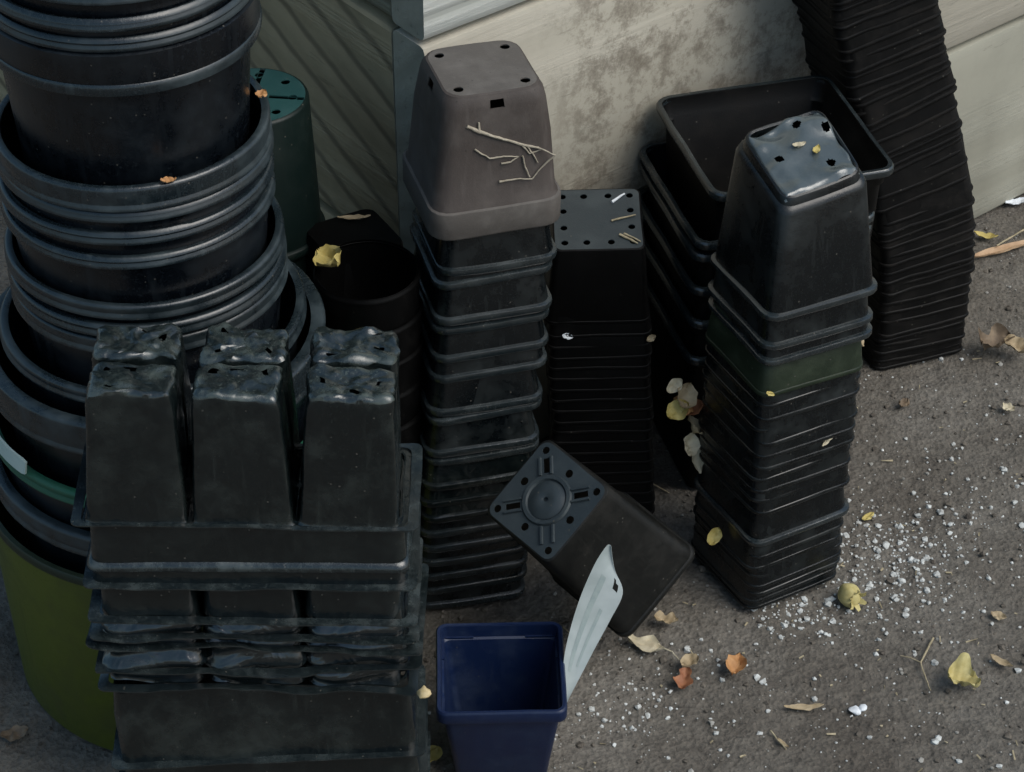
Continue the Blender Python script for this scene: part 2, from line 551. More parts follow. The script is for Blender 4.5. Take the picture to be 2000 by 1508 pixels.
def plank_mesh(length, hgt, th, mat, seed):
    bm = bmesh.new()
    nseg = int(length / .05)
    loops = []
    e = .0055
    sec = [(0, e), (e * .3, e * .3), (e, 0), (th - e, 0), (th - e * .3, e * .3), (th, e), (th, hgt - e), (th - e * .3, hgt - e * .3), (th - e, hgt), (e, hgt), (e * .3, hgt - e * .3), (0, hgt - e)]
    for i in range(nseg + 1):
        x = length * i / nseg
        w = [noise.noise(Vector((x * 3, j * .7, seed))) * .0012 for j in range(12)]
        loops.append([(x, p[0] + w[j], p[1] + w[(j + 3) % 12]) for j, p in enumerate(sec)])
    # slightly eased ends
    v = loft(bm, loops)
    bm.faces.new(v[0][::-1])
    bm.faces.new(v[-1])
    bm.faces.ensure_lookup_table()
    bm.faces[-2].material_index = 1
    bm.faces[-1].material_index = 1
    me_ = to_mesh(bm, 'plank', M[mat], 30)
    me_.materials.append(M['wood_end'])
    return me_

rows = [('wood_low', 'wood_left', 0), ('wood_right', 'wood_left', .25), ('wood_white', 'wood_left_top', .50), ('wood_low', 'wood_left_top', .75)]
for i, (mr, ml, z) in enumerate(rows):
    ph = .2440
    o = link('plank', plank_mesh(1.9, ph, TH, mr, i * 3.3), bed)
    # local x along wall, y into the bed
    mt = Matrix(((WR.x, WL.x, 0, 0), (WR.y, WL.y, 0, 0), (0, 0, 1, z), (0, 0, 0, 1)))
    o.matrix_local = mt
    o2 = link('plank', plank_mesh(1.7, ph - .001, TH, ml, 20 + i * 2.1), bed)
    inn = WR
    s = WL * (TH + .0035) + WR * .0015
    o2.matrix_local = Matrix(((WL.x, inn.x, 0, s.x), (WL.y, inn.y, 0, s.y), (0, 0, 1, z), (0, 0, 0, 1)))
    if mr == 'wood_right':
        o['label'] = 'pale plank splashed with brown mud'
    if mr == 'wood_white':
        o['label'] = 'whitish plank with bold grain'
    if ml == 'wood_left' and z > .1:
        o2['label'] = 'dark plank with diagonal saw marks'
bm = bmesh.new()
q = [WC + WR * (TH + .001) + WL * (TH + .001), WC + WR * 1.9 + WL * (TH + .001), WC + WR * 1.9 + WL * 1.7, WC + WR * (TH + .001) + WL * 1.7]
vt = [bm.verts.new((p.x, p.y, .955)) for p in q]
bm.faces.new(vt)
tag(link('bed_soil', to_mesh(bm, 'bed_soil', M['soil'])), 'dark soil filling the raised bed', None, None, 'structure')

# ------------------------------------------------------------------ round tub tower (left)
def lathe_mesh(prof, mat, n=72, closed=False, seed=0, amp=.0, name='wall'):
    bm = bmesh.new()
    loops = [[(r * math.cos(2 * PI * i / n), r * math.sin(2 * PI * i / n), z) for i in range(n)] for r, z in prof]
    loft(bm, loops, closed)
    if amp:
        warp(bm, amp, 9, seed)
    return to_mesh(bm, name, M[mat], 50)

def round_pot(name, r, h, rb, rim_h, over, mat_wall, mat_rim, loc, label, group, rim_t=.004, collar=None, ridges=(), tilt=(0, 0), base=True, seed=0):
    """upright round pot: base z=0, rim top z=h. loc = base centre"""
    t = thing(name, frame(*loc, rz=seed * 1.3, tx=tilt[0], ty=tilt[1]), label, 'plant pot', group)
    rw = r - over
    zt = h - rim_h
    prof = [(rb * .98, 0), (rb, .004)]
    def rr(z): return rb + (rw - rb) * z / h
    marks = sorted(ridges)
    for z in marks:
        prof += [(rr(z - .004), z - .004), (rr(z) + .0016, z - .0015), (rr(z) + .0016, z + .0015), (rr(z + .004), z + .004)]
    if collar:
        zc = collar
        prof += [(rr(zc - .004), zc - .004), (rw + .003, zc), (rw + .0045, zc + .003), (rw + .0045, zt - .002)]
    prof += [(rw, zt), (rw, h - .002)]
    inner = [(max(a - .0016, .001), max(z, .0025)) for a, z in prof[::-1]]
    full = prof + inner
    link('wall', lathe_mesh(full, mat_wall, closed=False, seed=seed, amp=.0007), t)
    if collar:
        rc_ = rw + .0045
        link('collar', lathe_mesh([(rc_ - .001, zc + .010), (rc_ + .0006, zc + .009), (rc_ + .0012, zc + .005), (rc_ + .0004, zc + .0005), (rc_ - .0025, zc - .001), (rc_ - .0035, zc + .003)], mat_rim, closed=True, seed=seed, amp=.0007, name='collar'), t)  # lit step of the collar painted with the paler rim colour
    e = .0028
    rp = [(rw - .0016, h - .0005), (r - e, h + .0006), (r - e * .3, h - e * .25), (r, h - e), (r - .0012, zt + .006), (r - .0012, zt + .005), (r + .0004, zt + .0035), (r + .0004, zt + .001), (r - .0008, zt), (rw + .0002, zt + .001), (rw - .001, zt + .004)]
    link('rim', lathe_mesh(rp, mat_rim, closed=True, seed=seed, amp=.0007, name='rim'), t)
    if base:
        bm = bmesh.new()
        hs = [circle(rb * .12, 12, rb * .68 * math.cos(a), rb * .68 * math.sin(a)) for a in (0, PI / 2, PI, 3 * PI / 2)]
        plate(bm, circle(rb * .975, 48), hs, .001, .0028)
        link('base', to_mesh(bm, 'base', M[mat_wall]), t)
    return t

TX, TY = -.288, 1.50
G = 'round black nursery pots nested in the tall left tower'
# lime bucket on the ground
tower_txt = 'of the tall round tower on the left'
bk = thing('bucket', frame(TX, TY, 0), 'lime green plastic bucket at the foot of the round pot tower', 'bucket')
hb = .205
link('wall', lathe_mesh([(.150, .002), (.152, .006), (.157, hb - .012), (.157, hb), (.1545, hb), (.1495, .008), (.0, .008)], 'lime', 96), bk)
link('base', lathe_mesh([(.0005, .0), (.148, .0), (.1497, .002)], 'lime', 96), bk)
link('rim', lathe_mesh([(.1565, hb - .002), (.159, hb - .003), (.160, hb + .002), (.158, hb + .005), (.154, hb + .005), (.1525, hb + .001), (.154, hb - .002)], 'green_black', 96, True), bk)

# (rim top z, rim radius, height, base radius, rim height, overhang, collar)
def rad(z):
    return .1085 - (z - .445) * .055
stack = [
    # z_top, r, h, rb, rim_h, over, wall, rim, label
    (.245, .147, .225, .125, .020, .008, 'black_tub', 'tub_rim', 'wide black pot sunk in the lime green bucket'),
    (.283, .144, .22, .120, .012, .006, 'black_tub', 'green_rim', 'wide black pot with a green rim just above the bucket'),
    (.352, .1385, .22, .110, .030, .010, 'black_tub', 'tub_rim', 'wide thick-rimmed black pot holding the lower tower of round pots'),
    (.372, .1225, .20, .098, .012, .006, 'black_tub', 'tub_rim', 'black round pot just inside the wide thick-rimmed pot'),
    (.415, .1095, .20, .086, .014, .005, 'black_tub', 'tub_rim', 'lowest narrow round pot, behind the tops of the cell tray'),
    (.4305, .1092, .20, .086, .011, .005, 'black_tub', 'tub_rim', 'round pot one rim below the gap above the cell tray'),
    (.447, .1088, .20, .086, .012, .005, 'black_tub', 'tub_rim', 'round pot whose rim shows a dark gap, low in the tower'),
    (.489, .1052, .20, .083, .010, .005, 'black_tub', 'tub_rim', 'lowest of the four close rims in the middle of the tower'),
    (.509, .1050, .20, .083, .010, .005, 'black_tub', 'tub_rim', 'second lowest of the four close rims in mid tower'),
    (.528, .1048, .20, .083, .009, .005, 'black_tub', 'tub_rim', 'third of the four close rims counted upward in mid tower'),
    (.550, .1046, .20, .080, .020, .005, 'black_tub', 'tub_rim', 'round pot with a dead leaf scrap lying on its rim'),
    (.668, .0995, .22, .080, .010, .003, 'black_tub', 'tub_rim', 'round pot with a deep collar and tall bare wall in the tower'),
    (.684, .0990, .20, .082, .009, .0045, 'black_tub', 'tub_rim', 'round pot one rim above the deep collar in the tower'),
    (.702, .0988, .20, .082, .009, .0045, 'black_tub', 'tub_rim', 'second round pot above the deep collar in the tower'),
    (.725, .0985, .20, .082, .012, .0045, 'black_tub', 'tub_rim', 'topmost visible round pot of the tall left tower'),
]
for i, (zt, r, h, rb, rh, ov, mw, mr, lab) in enumerate(stack):
    cx = TX + (.002 if i > 10 else 0) + random.uniform(-.0012, .0012)
    cy = TY + random.uniform(-.0012, .0012)
    tl = (random.uniform(-.006, .006), random.uniform(-.006, .006))
    round_pot('round_pot', r, h, rb, rh, ov, mw, mr, (cx, cy, zt - h), lab, G, collar=(h - .044 if 'deep collar and' in lab else None), tilt=tl, base=(i in (0, 14)), seed=i + 1)

# pale label strip lying on the green rim
bm = bmesh.new()
a0, a1 = R(206), R(229)
lps = []
for i in range(13):
    a = a0 + (a1 - a0) * i / 12
    e = .0015 if i in (0, 12) else 0
    lps.append([(TX + rr_ * math.cos(a), TY + rr_ * math.sin(a), z) for rr_, z in ((.1450, .2845 + e), (.1468, .2845 + e), (.1445, .298 - e), (.1427, .298 - e))])
v = loft(bm, lps)
bm.faces.new(v[0][::-1]); bm.faces.new(v[-1])
tag(link('label_strip', to_mesh(bm, 'label_strip', M['label'])), 'pale plastic label strip standing on the green pot rim at the left edge', 'label')

# ------------------------------------------------------------------ green upturned pot behind the tower
def round_inverted(name, r, rb, h, loc, label, group, mat, mat_base=None, base=False, tilt=(0, 0), rz=0, wavy=False):
    t = thing(name, frame(*loc, rz=rz, tx=tilt[0], ty=tilt[1]), label, 'plant pot', group)
    prof = [(r - .003, 0), (rb, h - .003), (rb - .001, h - .0008), (rb - .003, h)]
    inner = [(a - .0012, max(z - .001, 0)) for a, z in prof[::-1]]
    link('wall', lathe_mesh(prof + inner, mat, 48, True), t)
    link('rim', lathe_mesh([(r - .004, -.0006), (r - .001, -.0006), (r, .001), (r, .007), (r - .001, .008), (r - .0035, .0085)], mat, 48, True, name='rim'), t)
    if base:
        bm = bmesh.new()
        hs = []
        for k in range(8):
            a = k * PI / 4 + .2
            hs.append(circle(rb * .085, 10, rb * .72 * math.cos(a), rb * .72 * math.sin(a)))
        for k in range(4):
            a = k * PI / 2 + .95
            c, s = math.cos(a), math.sin(a)
            hs.append([(c * u - s * v_, s * u + c * v_) for u, v_ in ((rb * .3, -rb * .05), (rb * .93, -rb * .05), (rb * .93, rb * .05), (rb * .3, rb * .05))])
        plate(bm, circle(rb - .003, 48), hs, h - .0012, h)
        link('base', to_mesh(bm, 'base', M[mat_base or mat]), t)
        bm = bmesh.new()
        for rr_, z0, z1 in ((rb * .2, h, h + .003), ):
            loft(bm, [[(x, y, z0 + .0002) for x, y in circle(rr_ * 1.1)], [(x, y, z1) for x, y in circle(rr_)], [(x, y, z1) for x, y in circle(rr_ * .7)], [(x, y, z0 + .0002) for x, y in circle(rr_ * .6)]])
        link('boss', to_mesh(bm, 'boss', M[mat_base or mat]), t)
    return t
gz = [0, .075, .15, .225, .305]
for i, z in enumerate(gz):
    round_inverted('round_pot', .056, .0485, .14, (-.222 + random.uniform(-.001, .001), 1.702, z),
                   'dark green upturned round pot with a teal slotted base behind the tower' if i == 4 else
                   '%s dark green pot down under the teal slotted base behind the tower' % ORD[3 - i],
                   'upturned green round pots by the left wall', 'deep_green', 'teal', base=(i == 4), rz=.5)

# small dark round pots standing behind the cell tray
for i in range(8):
    z = .247 - i * .0352
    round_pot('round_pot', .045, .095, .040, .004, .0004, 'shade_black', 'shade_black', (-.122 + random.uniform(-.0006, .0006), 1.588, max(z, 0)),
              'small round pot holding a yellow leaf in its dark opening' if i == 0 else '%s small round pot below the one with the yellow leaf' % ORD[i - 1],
              'small nested round pots between tower and brown pot', base=(i == 7), seed=30 + i)

# ------------------------------------------------------------------ square pots
HOLE4 = lambda d, r: [circle(r, 14, d * sx, d * sy) for sx, sy in ((1, 1), (-1, 1), (-1, -1), (1, -1))]

# small upturned square pots against the left wall
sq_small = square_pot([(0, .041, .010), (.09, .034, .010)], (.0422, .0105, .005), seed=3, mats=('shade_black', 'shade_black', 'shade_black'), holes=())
for i in range(7):
    put_pot('square_pot', sq_small, frame(-.138, 1.667, .235 - i * .039 if i < 6 else 0, rz=R(30)),
            'small dark upturned square pot in the shade below the left planks' if i == 0 else '%s pot under the shaded upturned one by the left planks' % ORD[i - 1],
            'small dark square pots by the left planks', parts=('wall', 'rim', 'base') if i == 0 else ('wall', 'rim'))

# brown pot and the stack under it
brown = square_pot([(0, .0555, .016), (.026, .0545, .016), (.0285, .0525, .015), (.085, .0475, .013), (.1125, .0440, .013), (.120, .0425, .014), (.125, .0410, .015)],
                   (.0568, .017, .025), seed=5, mats=('brown', 'brown_base', 'brown_base'), holes=HOLE4(.028, .0042), base_round=.0025, warp_amp=.0009, side=5)
# a drain slot is cut through the top edge of each side
bm = bmesh.new()
bm.from_mesh(brown['wall'])
cut = [f for f in bm.faces if .1115 < f.calc_center_median().z < .1205 and min(abs(f.calc_center_median().x), abs(f.calc_center_median().y)) < .0035]
bmesh.ops.delete(bm, geom=cut, context='FACES')
bm.to_mesh(brown['wall'])
bm.free()
brown_M = frame(-.0265, 1.630, .389, rz=R(17), tx=R(0), ty=R(1.0))
bp = put_pot('square_pot', brown, brown_M, 'dusty brown upturned square pot on top of the middle stack', 'pots of the middle stack', parts=('wall', 'rim', 'base'))
mid = [square_pot([(0, .0505, .012), (.09, .038, .010)], (.0527, .014, .0065), seed=7 + k, warp_amp=.0013, mats=('black', 'black_rim', 'black')) for k in range(3)]
mid_g = [square_pot([(0, .0505, .012), (.09, .038, .010)], (.0527, .014, .0065), seed=17 + k, warp_amp=.0016, mats=('gloss', 'gloss', 'black')) for k in range(2)]
mz = [.352, .340, .306, .296, .268, .248, .212, .204, .170, .160, .134, .116, .100, .082, .066, .050, .034, .018, .001]
for i, z in enumerate(mz):
    f = (.389 - z) / .389
    x = -.0225 - .025 * f + random.uniform(-.0012, .0012)
    y = 1.628 - .034 * f + random.uniform(-.0012, .0012)
    ms = mid_g[i % 2] if i in (10, 11, 12) else mid[i % 3]
    put_pot('square_pot', ms, frame(x, y, z, rz=R(17 - 5 * f + random.uniform(-1.2, 1.2)), tx=R(random.uniform(-.6, .6)), ty=R(random.uniform(-.8, .8))),
            '%s pot down beneath the brown pot%s' % (ORD[i], ', thin and shiny' if i in (10, 11, 12) else ', black and square'), 'pots of the middle stack')

# rear stack with perforated top
hr = []
for sx in (-1, -.36, .36, 1):
    for sy in (-1, -.36, .36, 1):
        if abs(sx) == 1 or abs(sy) == 1:
            hr.append(circle(.0032, 12, sx * .030, sy * .030))
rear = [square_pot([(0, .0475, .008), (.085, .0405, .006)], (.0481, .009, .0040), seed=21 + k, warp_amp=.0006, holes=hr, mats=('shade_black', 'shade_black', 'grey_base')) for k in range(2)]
rear_f = [square_pot([(0, .0475, .008), (.026, .0440, .007)], (.0479, .0085, .0036), seed=161 + k, warp_amp=.0012, mats=('shade_black', 'black_dull', 'shade_black')) for k in range(3)]
rz_ = [.234] + [.218 - .0128 * k for k in range(17)] + [.001]
for i, z in enumerate(rz_):
    f = 1 - z / .234
    put_pot('square_pot', rear[0] if i == 0 else rear_f[i % 3], frame(.076 + .012 * f + random.uniform(-.0008, .0008), 1.716 - .004 * f, z, rz=R(2 + random.uniform(-.8, .8)), tx=R(9 * (1 - f) ** 2)),
            'black upturned pot with a perforated grey base strewn with straw' if i == 0 else '%s black pot below the perforated grey base' % ORD[i - 1],
            'pots of the rear stack', parts=('wall', 'rim', 'base') if i == 0 else ('wall', 'rim'))

# big upright square pots behind the right stack
def flip(me_):
    return me_
def upright_square(prof_inv, lip, h, **kw):
    ms = square_pot(prof_inv, lip, **kw)
    for m_ in ms.values():
        for v in m_.vertices:
            v.co.z = h - v.co.z
        m_.flip_normals()
        m_.update()
    return ms
big = upright_square([(0, .083, .012), (.018, .081, .012), (.021, .0785, .011), (.17, .0735, .010)], (.087, .014, .007), .17, seed=31, warp_amp=.0012, holes=HOLE4(.035, .008), mats=('black_dull', 'black_rim', 'black_dull'))
bx, by, bphi = .237, 1.792, R(15.5)
for i, (dx, dy, z) in enumerate(((0, 0, .182), (-.013, -.002, .132), (-.014, -.001, .118), (-.015, -.002, .082), (-.014, -.001, .044), (-.014, 0, .001))):
    put_pot('square_pot', big, frame(bx + dx, by + dy, z, rz=bphi + R(random.uniform(-.6, .6))),
            'large open black square pot standing upright behind the right stack' if i == 0 else '%s large upright pot nested below the open one' % ORD[i - 1],
            'large upright square pots behind the right stack', parts=('wall', 'rim', 'base') if i == 5 else ('wall', 'rim'))

# right front stack
def crumple_base(me_, amp, seed):
    pass
rt_prof = [(0, .0520, .012), (.098, .0415, .010), (.102, .0395, .010), (.103, .0375, .010), (.110, .0365, .010)]
# crumpled glossy base of the top pot: fine grid so that it can buckle
bm = bmesh.new()
ng = 56
gv = {}
for i in range(ng + 1):
    for j in range(ng + 1):
        u, v_ = (i / ng * 2 - 1), (j / ng * 2 - 1)
        m_ = max(abs(u), abs(v_))
        l_ = math.hypot(u, v_) or 1
        k_ = 1 if m_ < .001 else (m_ / l_) * .16 * m_ ** 6 + (1 - .16 * m_ ** 6)
        x, y = u * .0362 * k_, v_ * .0362 * k_
        ed = max(0, (m_ - .55) / .45)
        z = .1105 + noise.noise(Vector((x * 48, y * 48, 3.3))) * .0075 * (.35 + ed) + noise.noise(Vector((x * 95, y * 95, 8.1))) * .0012 * (.3 + ed) - .004 * max(0, (m_ - .9) / .1)
        gv[i, j] = bm.verts.new((x, y, z))
hc = [(.25, .70), (-.55, .05), (.45, -.50), (.80, .35)]
for i in range(ng):
    for j in range(ng):
        u, v_ = ((i + .5) / ng * 2 - 1), ((j + .5) / ng * 2 - 1)
        if any((u - a) ** 2 + (v_ - b) ** 2 < .010 * (1 + .5 * noise.noise(Vector((u * 9, v_ * 9, 1)))) for a, b in hc):
            continue
        bm.faces.new((gv[i, j], gv[i + 1, j], gv[i + 1, j + 1], gv[i, j + 1]))
M['shiny_base'] = plastic('shiny_buckled_plastic', (.06, .075, .078), (.17, .19, .185), .10, .6, .3, scale=40, spec=1.0)  # glossy, with part of the sky sheen painted into the raised base colour
crumpled = to_mesh(bm, 'base', M['shiny_base'], 70)
right_b = square_pot(rt_prof, (.0550, .014, .0055), seed=45, warp_amp=.0012, mats=('black', 'black_rim', 'black'))
right = [square_pot(rt_prof, (.0527, .013, .0040), seed=41 + k, warp_amp=.0014, holes=(), mats=('black', 'black', 'black')) for k in range(3)]
right_f = [square_pot([(0, .0520, .012), (.028, .0488, .011)], (.0524, .0122, .0040), seed=141 + k, warp_amp=.0013, mats=('black', 'black', 'black')) for k in range(3)]
right_g = square_pot([(0, .0528, .012), (.04, .0490, .011)], (.0534, .0135, .0045), seed=51, warp_amp=.0010, mats=('green_black', 'green_black', 'black'))
rzs = [.322, .293, .278, .244, .231, .218, .205, .192, .179, .166, .153, .141, .129, .116, .082, .066, .053, .043, .033, .024, .015, .006]
for i, z in enumerate(rzs):
    f = 1 - z / .338
    jit = .0016 if i > 3 else .0008
    x = .2405 - .009 * f + random.uniform(-jit, jit) + (.003 if i > 12 else 0)
    y = 1.610 - .016 * f + random.uniform(-jit, jit)
    s_ = 1.015 - .02 * f
    ms = right_g if i == 3 else right[0] if i == 0 else right_b if i in (1, 2, 14) else right_f[i % 3] if i in (6, 12) else right[i % 3]
    Mx = frame(x, y, z, rz=R(24 + 6 * f + random.uniform(-.9, .9)), tx=R(-1.2 * (1 - f) + random.uniform(-.5, .5)), ty=R(random.uniform(-.6, .6)))
    lab = ('black upturned pot with a shiny buckled base on the right stack' if i == 0 else
           'green-tinged pot fourth from the top of the right stack' if i == 3 else
           '%s black pot below the shiny buckled base of the right stack' % ORD[i - 1])
    if i == 0:
        # the top pot is squashed so that its base tips towards the viewer
        ms = {'wall': right[0]['wall'].copy(), 'rim': right_b['rim']}
        for me_ in (ms['wall'], crumpled):
            for v in me_.vertices:
                yw = math.sin(R(24)) * v.co.x + math.cos(R(24)) * v.co.y
                v.co.z += max(0, v.co.z / .11) ** 1.5 * .36 * (yw + .028)
            me_.update()
    t = put_pot('square_pot', ms, Mx @ Matrix.Scale(s_, 4), lab, 'pots of the right front stack')
    if i == 0:
        link('base', crumpled, t)

# far right leaning stack
far = [square_pot([(0, .0515 + .0004 * k, .010), (.10, .0465, .009)], (.0524 + .0005 * k, .0105, .0030), seed=61 + k, warp_amp=.0013, wfreq=42, mats=('black_dull', 'black_dull', 'black_dull')) for k in range(4)]
nf = 44
zz = 0
FZ = [0, .06, .12, .22, .318, .412, .55]
FX = [.4075, .4080, .4055, .3880, .3580, .3330, .2980]
def far_x(z):
    for k in range(len(FZ) - 1):
        if z <= FZ[k + 1] or k == len(FZ) - 2:
            f = (z - FZ[k]) / (FZ[k + 1] - FZ[k])
            return FX[k] + (FX[k + 1] - FX[k]) * f
def far_xs(z):
    return sum(far_x(max(0, z + d)) for d in (-.04, -.02, 0, .02, .04)) / 5
for i in range(nf):
    zz = .001 if i == 0 else zz + random.choice((.0075, .009, .0105, .012, .0135, .017))
    u = zz / .45
    # leans back on the bed wall, bowed to the right near its foot
    x = far_xs(zz) + random.gauss(0, .0011)
    y = 1.960 - .088 * zz + random.gauss(0, .0010)
    sl = (far_xs(zz + .02) - far_xs(zz - .0)) / .02
    put_pot('square_pot', far[random.randrange(4)], frame(x, y, zz, rz=R(20 + random.gauss(0, 1.2)), ty=math.atan(sl) + R(random.gauss(0, .8)), tx=R(random.gauss(0, .6))),
            ('%s pot up from the ground in the tall stack leaning by the right planks' % ORD[i]), 'pots of the tall leaning stack at the far right')

# ------------------------------------------------------------------ tipped pot in the middle
def cam_ray(x, y):
    f = Vector((0, math.cos(R(38)), -math.sin(R(38)))); u = Vector((0, math.sin(R(38)), math.cos(R(38))))
    return (f * 4500 + Vector((1, 0, 0)) * (x - 1000) + u * (754 - y)).normalized()
fwd, upv = Vector((0, .788, -.6157)), Vector((0, .6157, .788))
vdir = Vector((-.015, -.755, .656)).normalized()
tilt_dir = (Vector((-1, 0, 0)) * .77 + upv * .64).normalized()
n_t = (vdir * math.cos(R(31)) + tilt_dir * math.sin(R(31))).normalized()
Lt = .178
B_t = Vector((.0290, 1.452, .205))
xt = (tilt_dir - n_t * tilt_dir.dot(n_t)).normalized()
yt = n_t.cross(xt)
mt = Matrix((( *(xt.x, yt.x, n_t.x), 0), (*(xt.y, yt.y, n_t.y), 0), (*(xt.z, yt.z, n_t.z), 0), (0, 0, 0, 1)))
mt.translation = B_t - n_t * Lt
th = []
for sx, sy in ((1, 1), (-1, 1), (-1, -1), (1, -1)):
    th.append(circle(.0034, 14, sx * .0315, sy * .0315))
for sx, sy in ((1, 0), (0, 1), (-1, 0), (0, -1)):
    th.append(circle(.0036, 14, sx * .0285, sy * .0285))
for k in (0, 2, 3):
    a = PI / 4 + k * PI / 2
    c, s_ = math.cos(a), math.sin(a)
    th.append([(c * u - s_ * v_, s_ * u + c * v_) for u, v_ in ((.0240, -.0026), (.0370, -.0026), (.0370, .0026), (.0240, .0026))])
tip = square_pot([(0, .0500, .010), (.02, .0488, .010), (.022, .0475, .010), (Lt, .0410, .008)], (.0515, .011, .006), seed=71, warp_amp=.0008, holes=th, mats=('grey_black', 'grey_black', 'grey_base'))
tp = put_pot('square_pot', tip, mt, 'tall black square pot tipped over, its drilled grey base turned up', None, parts=('wall', 'rim', 'base'))
bm = bmesh.new()
def ring(r0, r1, z0, z1, n=32):
    loft(bm, [[(x, y, Lt + z0) for x, y in circle(r1 + .0012, n)], [(x, y, Lt + z1) for x, y in circle(r1, n)], [(x, y, Lt + z1) for x, y in circle(r0, n)], [(x, y, Lt + z0) for x, y in circle(r0 - .0012, n)]])
ring(.0185, .0215, .0002, .0022)
link('base_ring', to_mesh(bm, 'base_ring', M['grey_base']), tp)
bm = bmesh.new()
loft(bm, [[(x, y, Lt + .0004) for x, y in circle(.0168, 32)], [(x, y, Lt + .0012) for x, y in circle(.0150, 32)], [(x, y, Lt + .0030) for x, y in circle(.0105, 32)], [(x, y, Lt + .0033) for x, y in circle(.006, 32)], [(x, y, Lt + .0022) for x, y in circle(.002, 32)]])
link('base_dome', to_mesh(bm, 'base_dome', M['grey_base']), tp)
for k in range(4):
    a = PI / 4 + k * PI / 2
    c, s = math.cos(a), math.sin(a)
    for off in (-.0052, .0052):
        bm = bmesh.new()
        lp = [[(c * u - s * (off + v_), s * u + c * (off + v_), Lt + z) for v_, z in ((-.0014, .0002), (-.0008, .0022), (.0008, .0022), (.0014, .0002))] for u in (.0225, .030, .0385)]
        v = loft(bm, lp)
        bm.faces.new(v[0][::-1]); bm.faces.new(v[-1])
        link('base_rib', to_mesh(bm, 'base_rib', M['grey_base']), tp)

# ------------------------------------------------------------------ blue pot and plant tag
blue = upright_square([(0, .0505, .007), (.012, .0497, .007), (.0135, .0480, .007), (.100, .0375, .006)], (.0535, .0085, .0115), .100, seed=81, warp_amp=.0004, holes=HOLE4(.02, .005), mats=('blue', 'blue', 'blue'))
bl = put_pot('square_pot', blue, frame(-.0095, 1.361, .001, rz=R(1.5)), 'blue square pot standing upright and empty at the front', None, parts=('wall', 'rim', 'base'))
# inner corner ledges just under the rim
for sx in (-1, 1):
    for sy in (-1, 1):
        bm = bmesh.new()
        x0, x1 = .0490 * sx, .022 * sx
        pts = [(x0, .0494 * sy), (x1, .0494 * sy), (x1, .0470 * sy), (.0466 * sx, .0470 * sy), (.0466 * sx, .022 * sy), (x0, .022 * sy)]
        zz = (.0875, .0890)
        lo_ = [bm.verts.new((x, y, zz[0])) for x, y in pts]
        hi_ = [bm.verts.new((x, y, zz[1])) for x, y in pts]
        bm.faces.new(lo_[::-1]); bm.faces.new(hi_)
        for k in range(6):
            bm.faces.new((lo_[k], lo_[(k + 1) % 6], hi_[(k + 1) % 6], hi_[k]))
        link('inner_ledge', to_mesh(bm, 'inner_ledge', M['blue'], smooth=False), bl)

# plant tag: curved strip, two edge curves sampled bottom to top
# left edge and right edge, in metres
ce = [(.0455, 1.365, .062), (.0480, 1.372, .092), (.0535, 1.380, .122), (.0610, 1.390, .150), (.0690, 1.400, .173), (.0760, 1.408, .190)]
wd = [.0015, .0095, .0150, .0178, .0185, .0170]
def cat(P, t):
    n = len(P) - 1
    f = t * n
    i = min(int(f), n - 1)
    f -= i
    p = [Vector(P[max(0, min(n, i + k))]) for k in (-1, 0, 1, 2)]
    return .5 * ((2 * p[1]) + (p[2] - p[0]) * f + (2 * p[0] - 5 * p[1] + 4 * p[2] - p[3]) * f * f + (3 * p[1] - p[0] - 3 * p[2] + p[3]) * f ** 3)
# pixel-checked outline of the real tag, bent away from the pot
tagL = [(.0400, 1.350, .0600), (.0433, 1.356, .0810), (.0429, 1.366, .1027), (.0478, 1.376, .1283), (.0564, 1.386, .1576), (.0670, 1.394, .1844), (.0744, 1.399, .1968), (.0781, 1.401, .2012)]
tagR = [(.0420, 1.350, .0570), (.0479, 1.356, .0707), (.0589, 1.366, .0907), (.0694, 1.376, .1094), (.0811, 1.386, .1303), (.0913, 1.394, .1541), (.0841, 1.399, .1759), (.0806, 1.401, .2000)]
bm = bmesh.new()
nt_, nw = 48, 12
grid = []
for i in range(nt_ + 1):
    t = i / nt_
    a, b = cat(tagL, t), cat(tagR, t)
    row = []
    for j in range(nw + 1):
        p = a.lerp(b, j / nw)
        p += Vector((-.25, -.7, .5)) * (-.0022 * math.sin(PI * j / nw))
        row.append(p)
    grid.append(row)
th_ = Vector((.3, .65, -.45)).normalized() * .0007
fr = [[bm.verts.new(p) for p in r_] for r_ in grid]
bk_ = [[bm.verts.new(p + th_) for p in r_] for r_ in grid]
for i in range(nt_):
    for j in range(nw):
        if (i, j) in ((33, 8), (34, 8), (35, 8), (34, 9), (33, 9)):
            continue
        bm.faces.new((fr[i][j], fr[i][j + 1], fr[i + 1][j + 1], fr[i + 1][j]))
        bm.faces.new((bk_[i][j + 1], bk_[i][j], bk_[i + 1][j], bk_[i + 1][j + 1]))
for i in range(nt_):
    for j in (0, nw):
        bm.faces.new((fr[i][j], fr[i + 1][j], bk_[i + 1][j], bk_[i][j]))
for i in (0, nt_):
    for j in range(nw):
        bm.faces.new((fr[i][j], fr[i][j + 1], bk_[i][j + 1], bk_[i][j]))
tg = thing('plant_tag', Matrix.Identity(4), 'white curved plant tag leaning against the blue pot', 'plant tag')
link('tag_strip', to_mesh(bm, 'tag_strip', M['tag'], 50), tg)
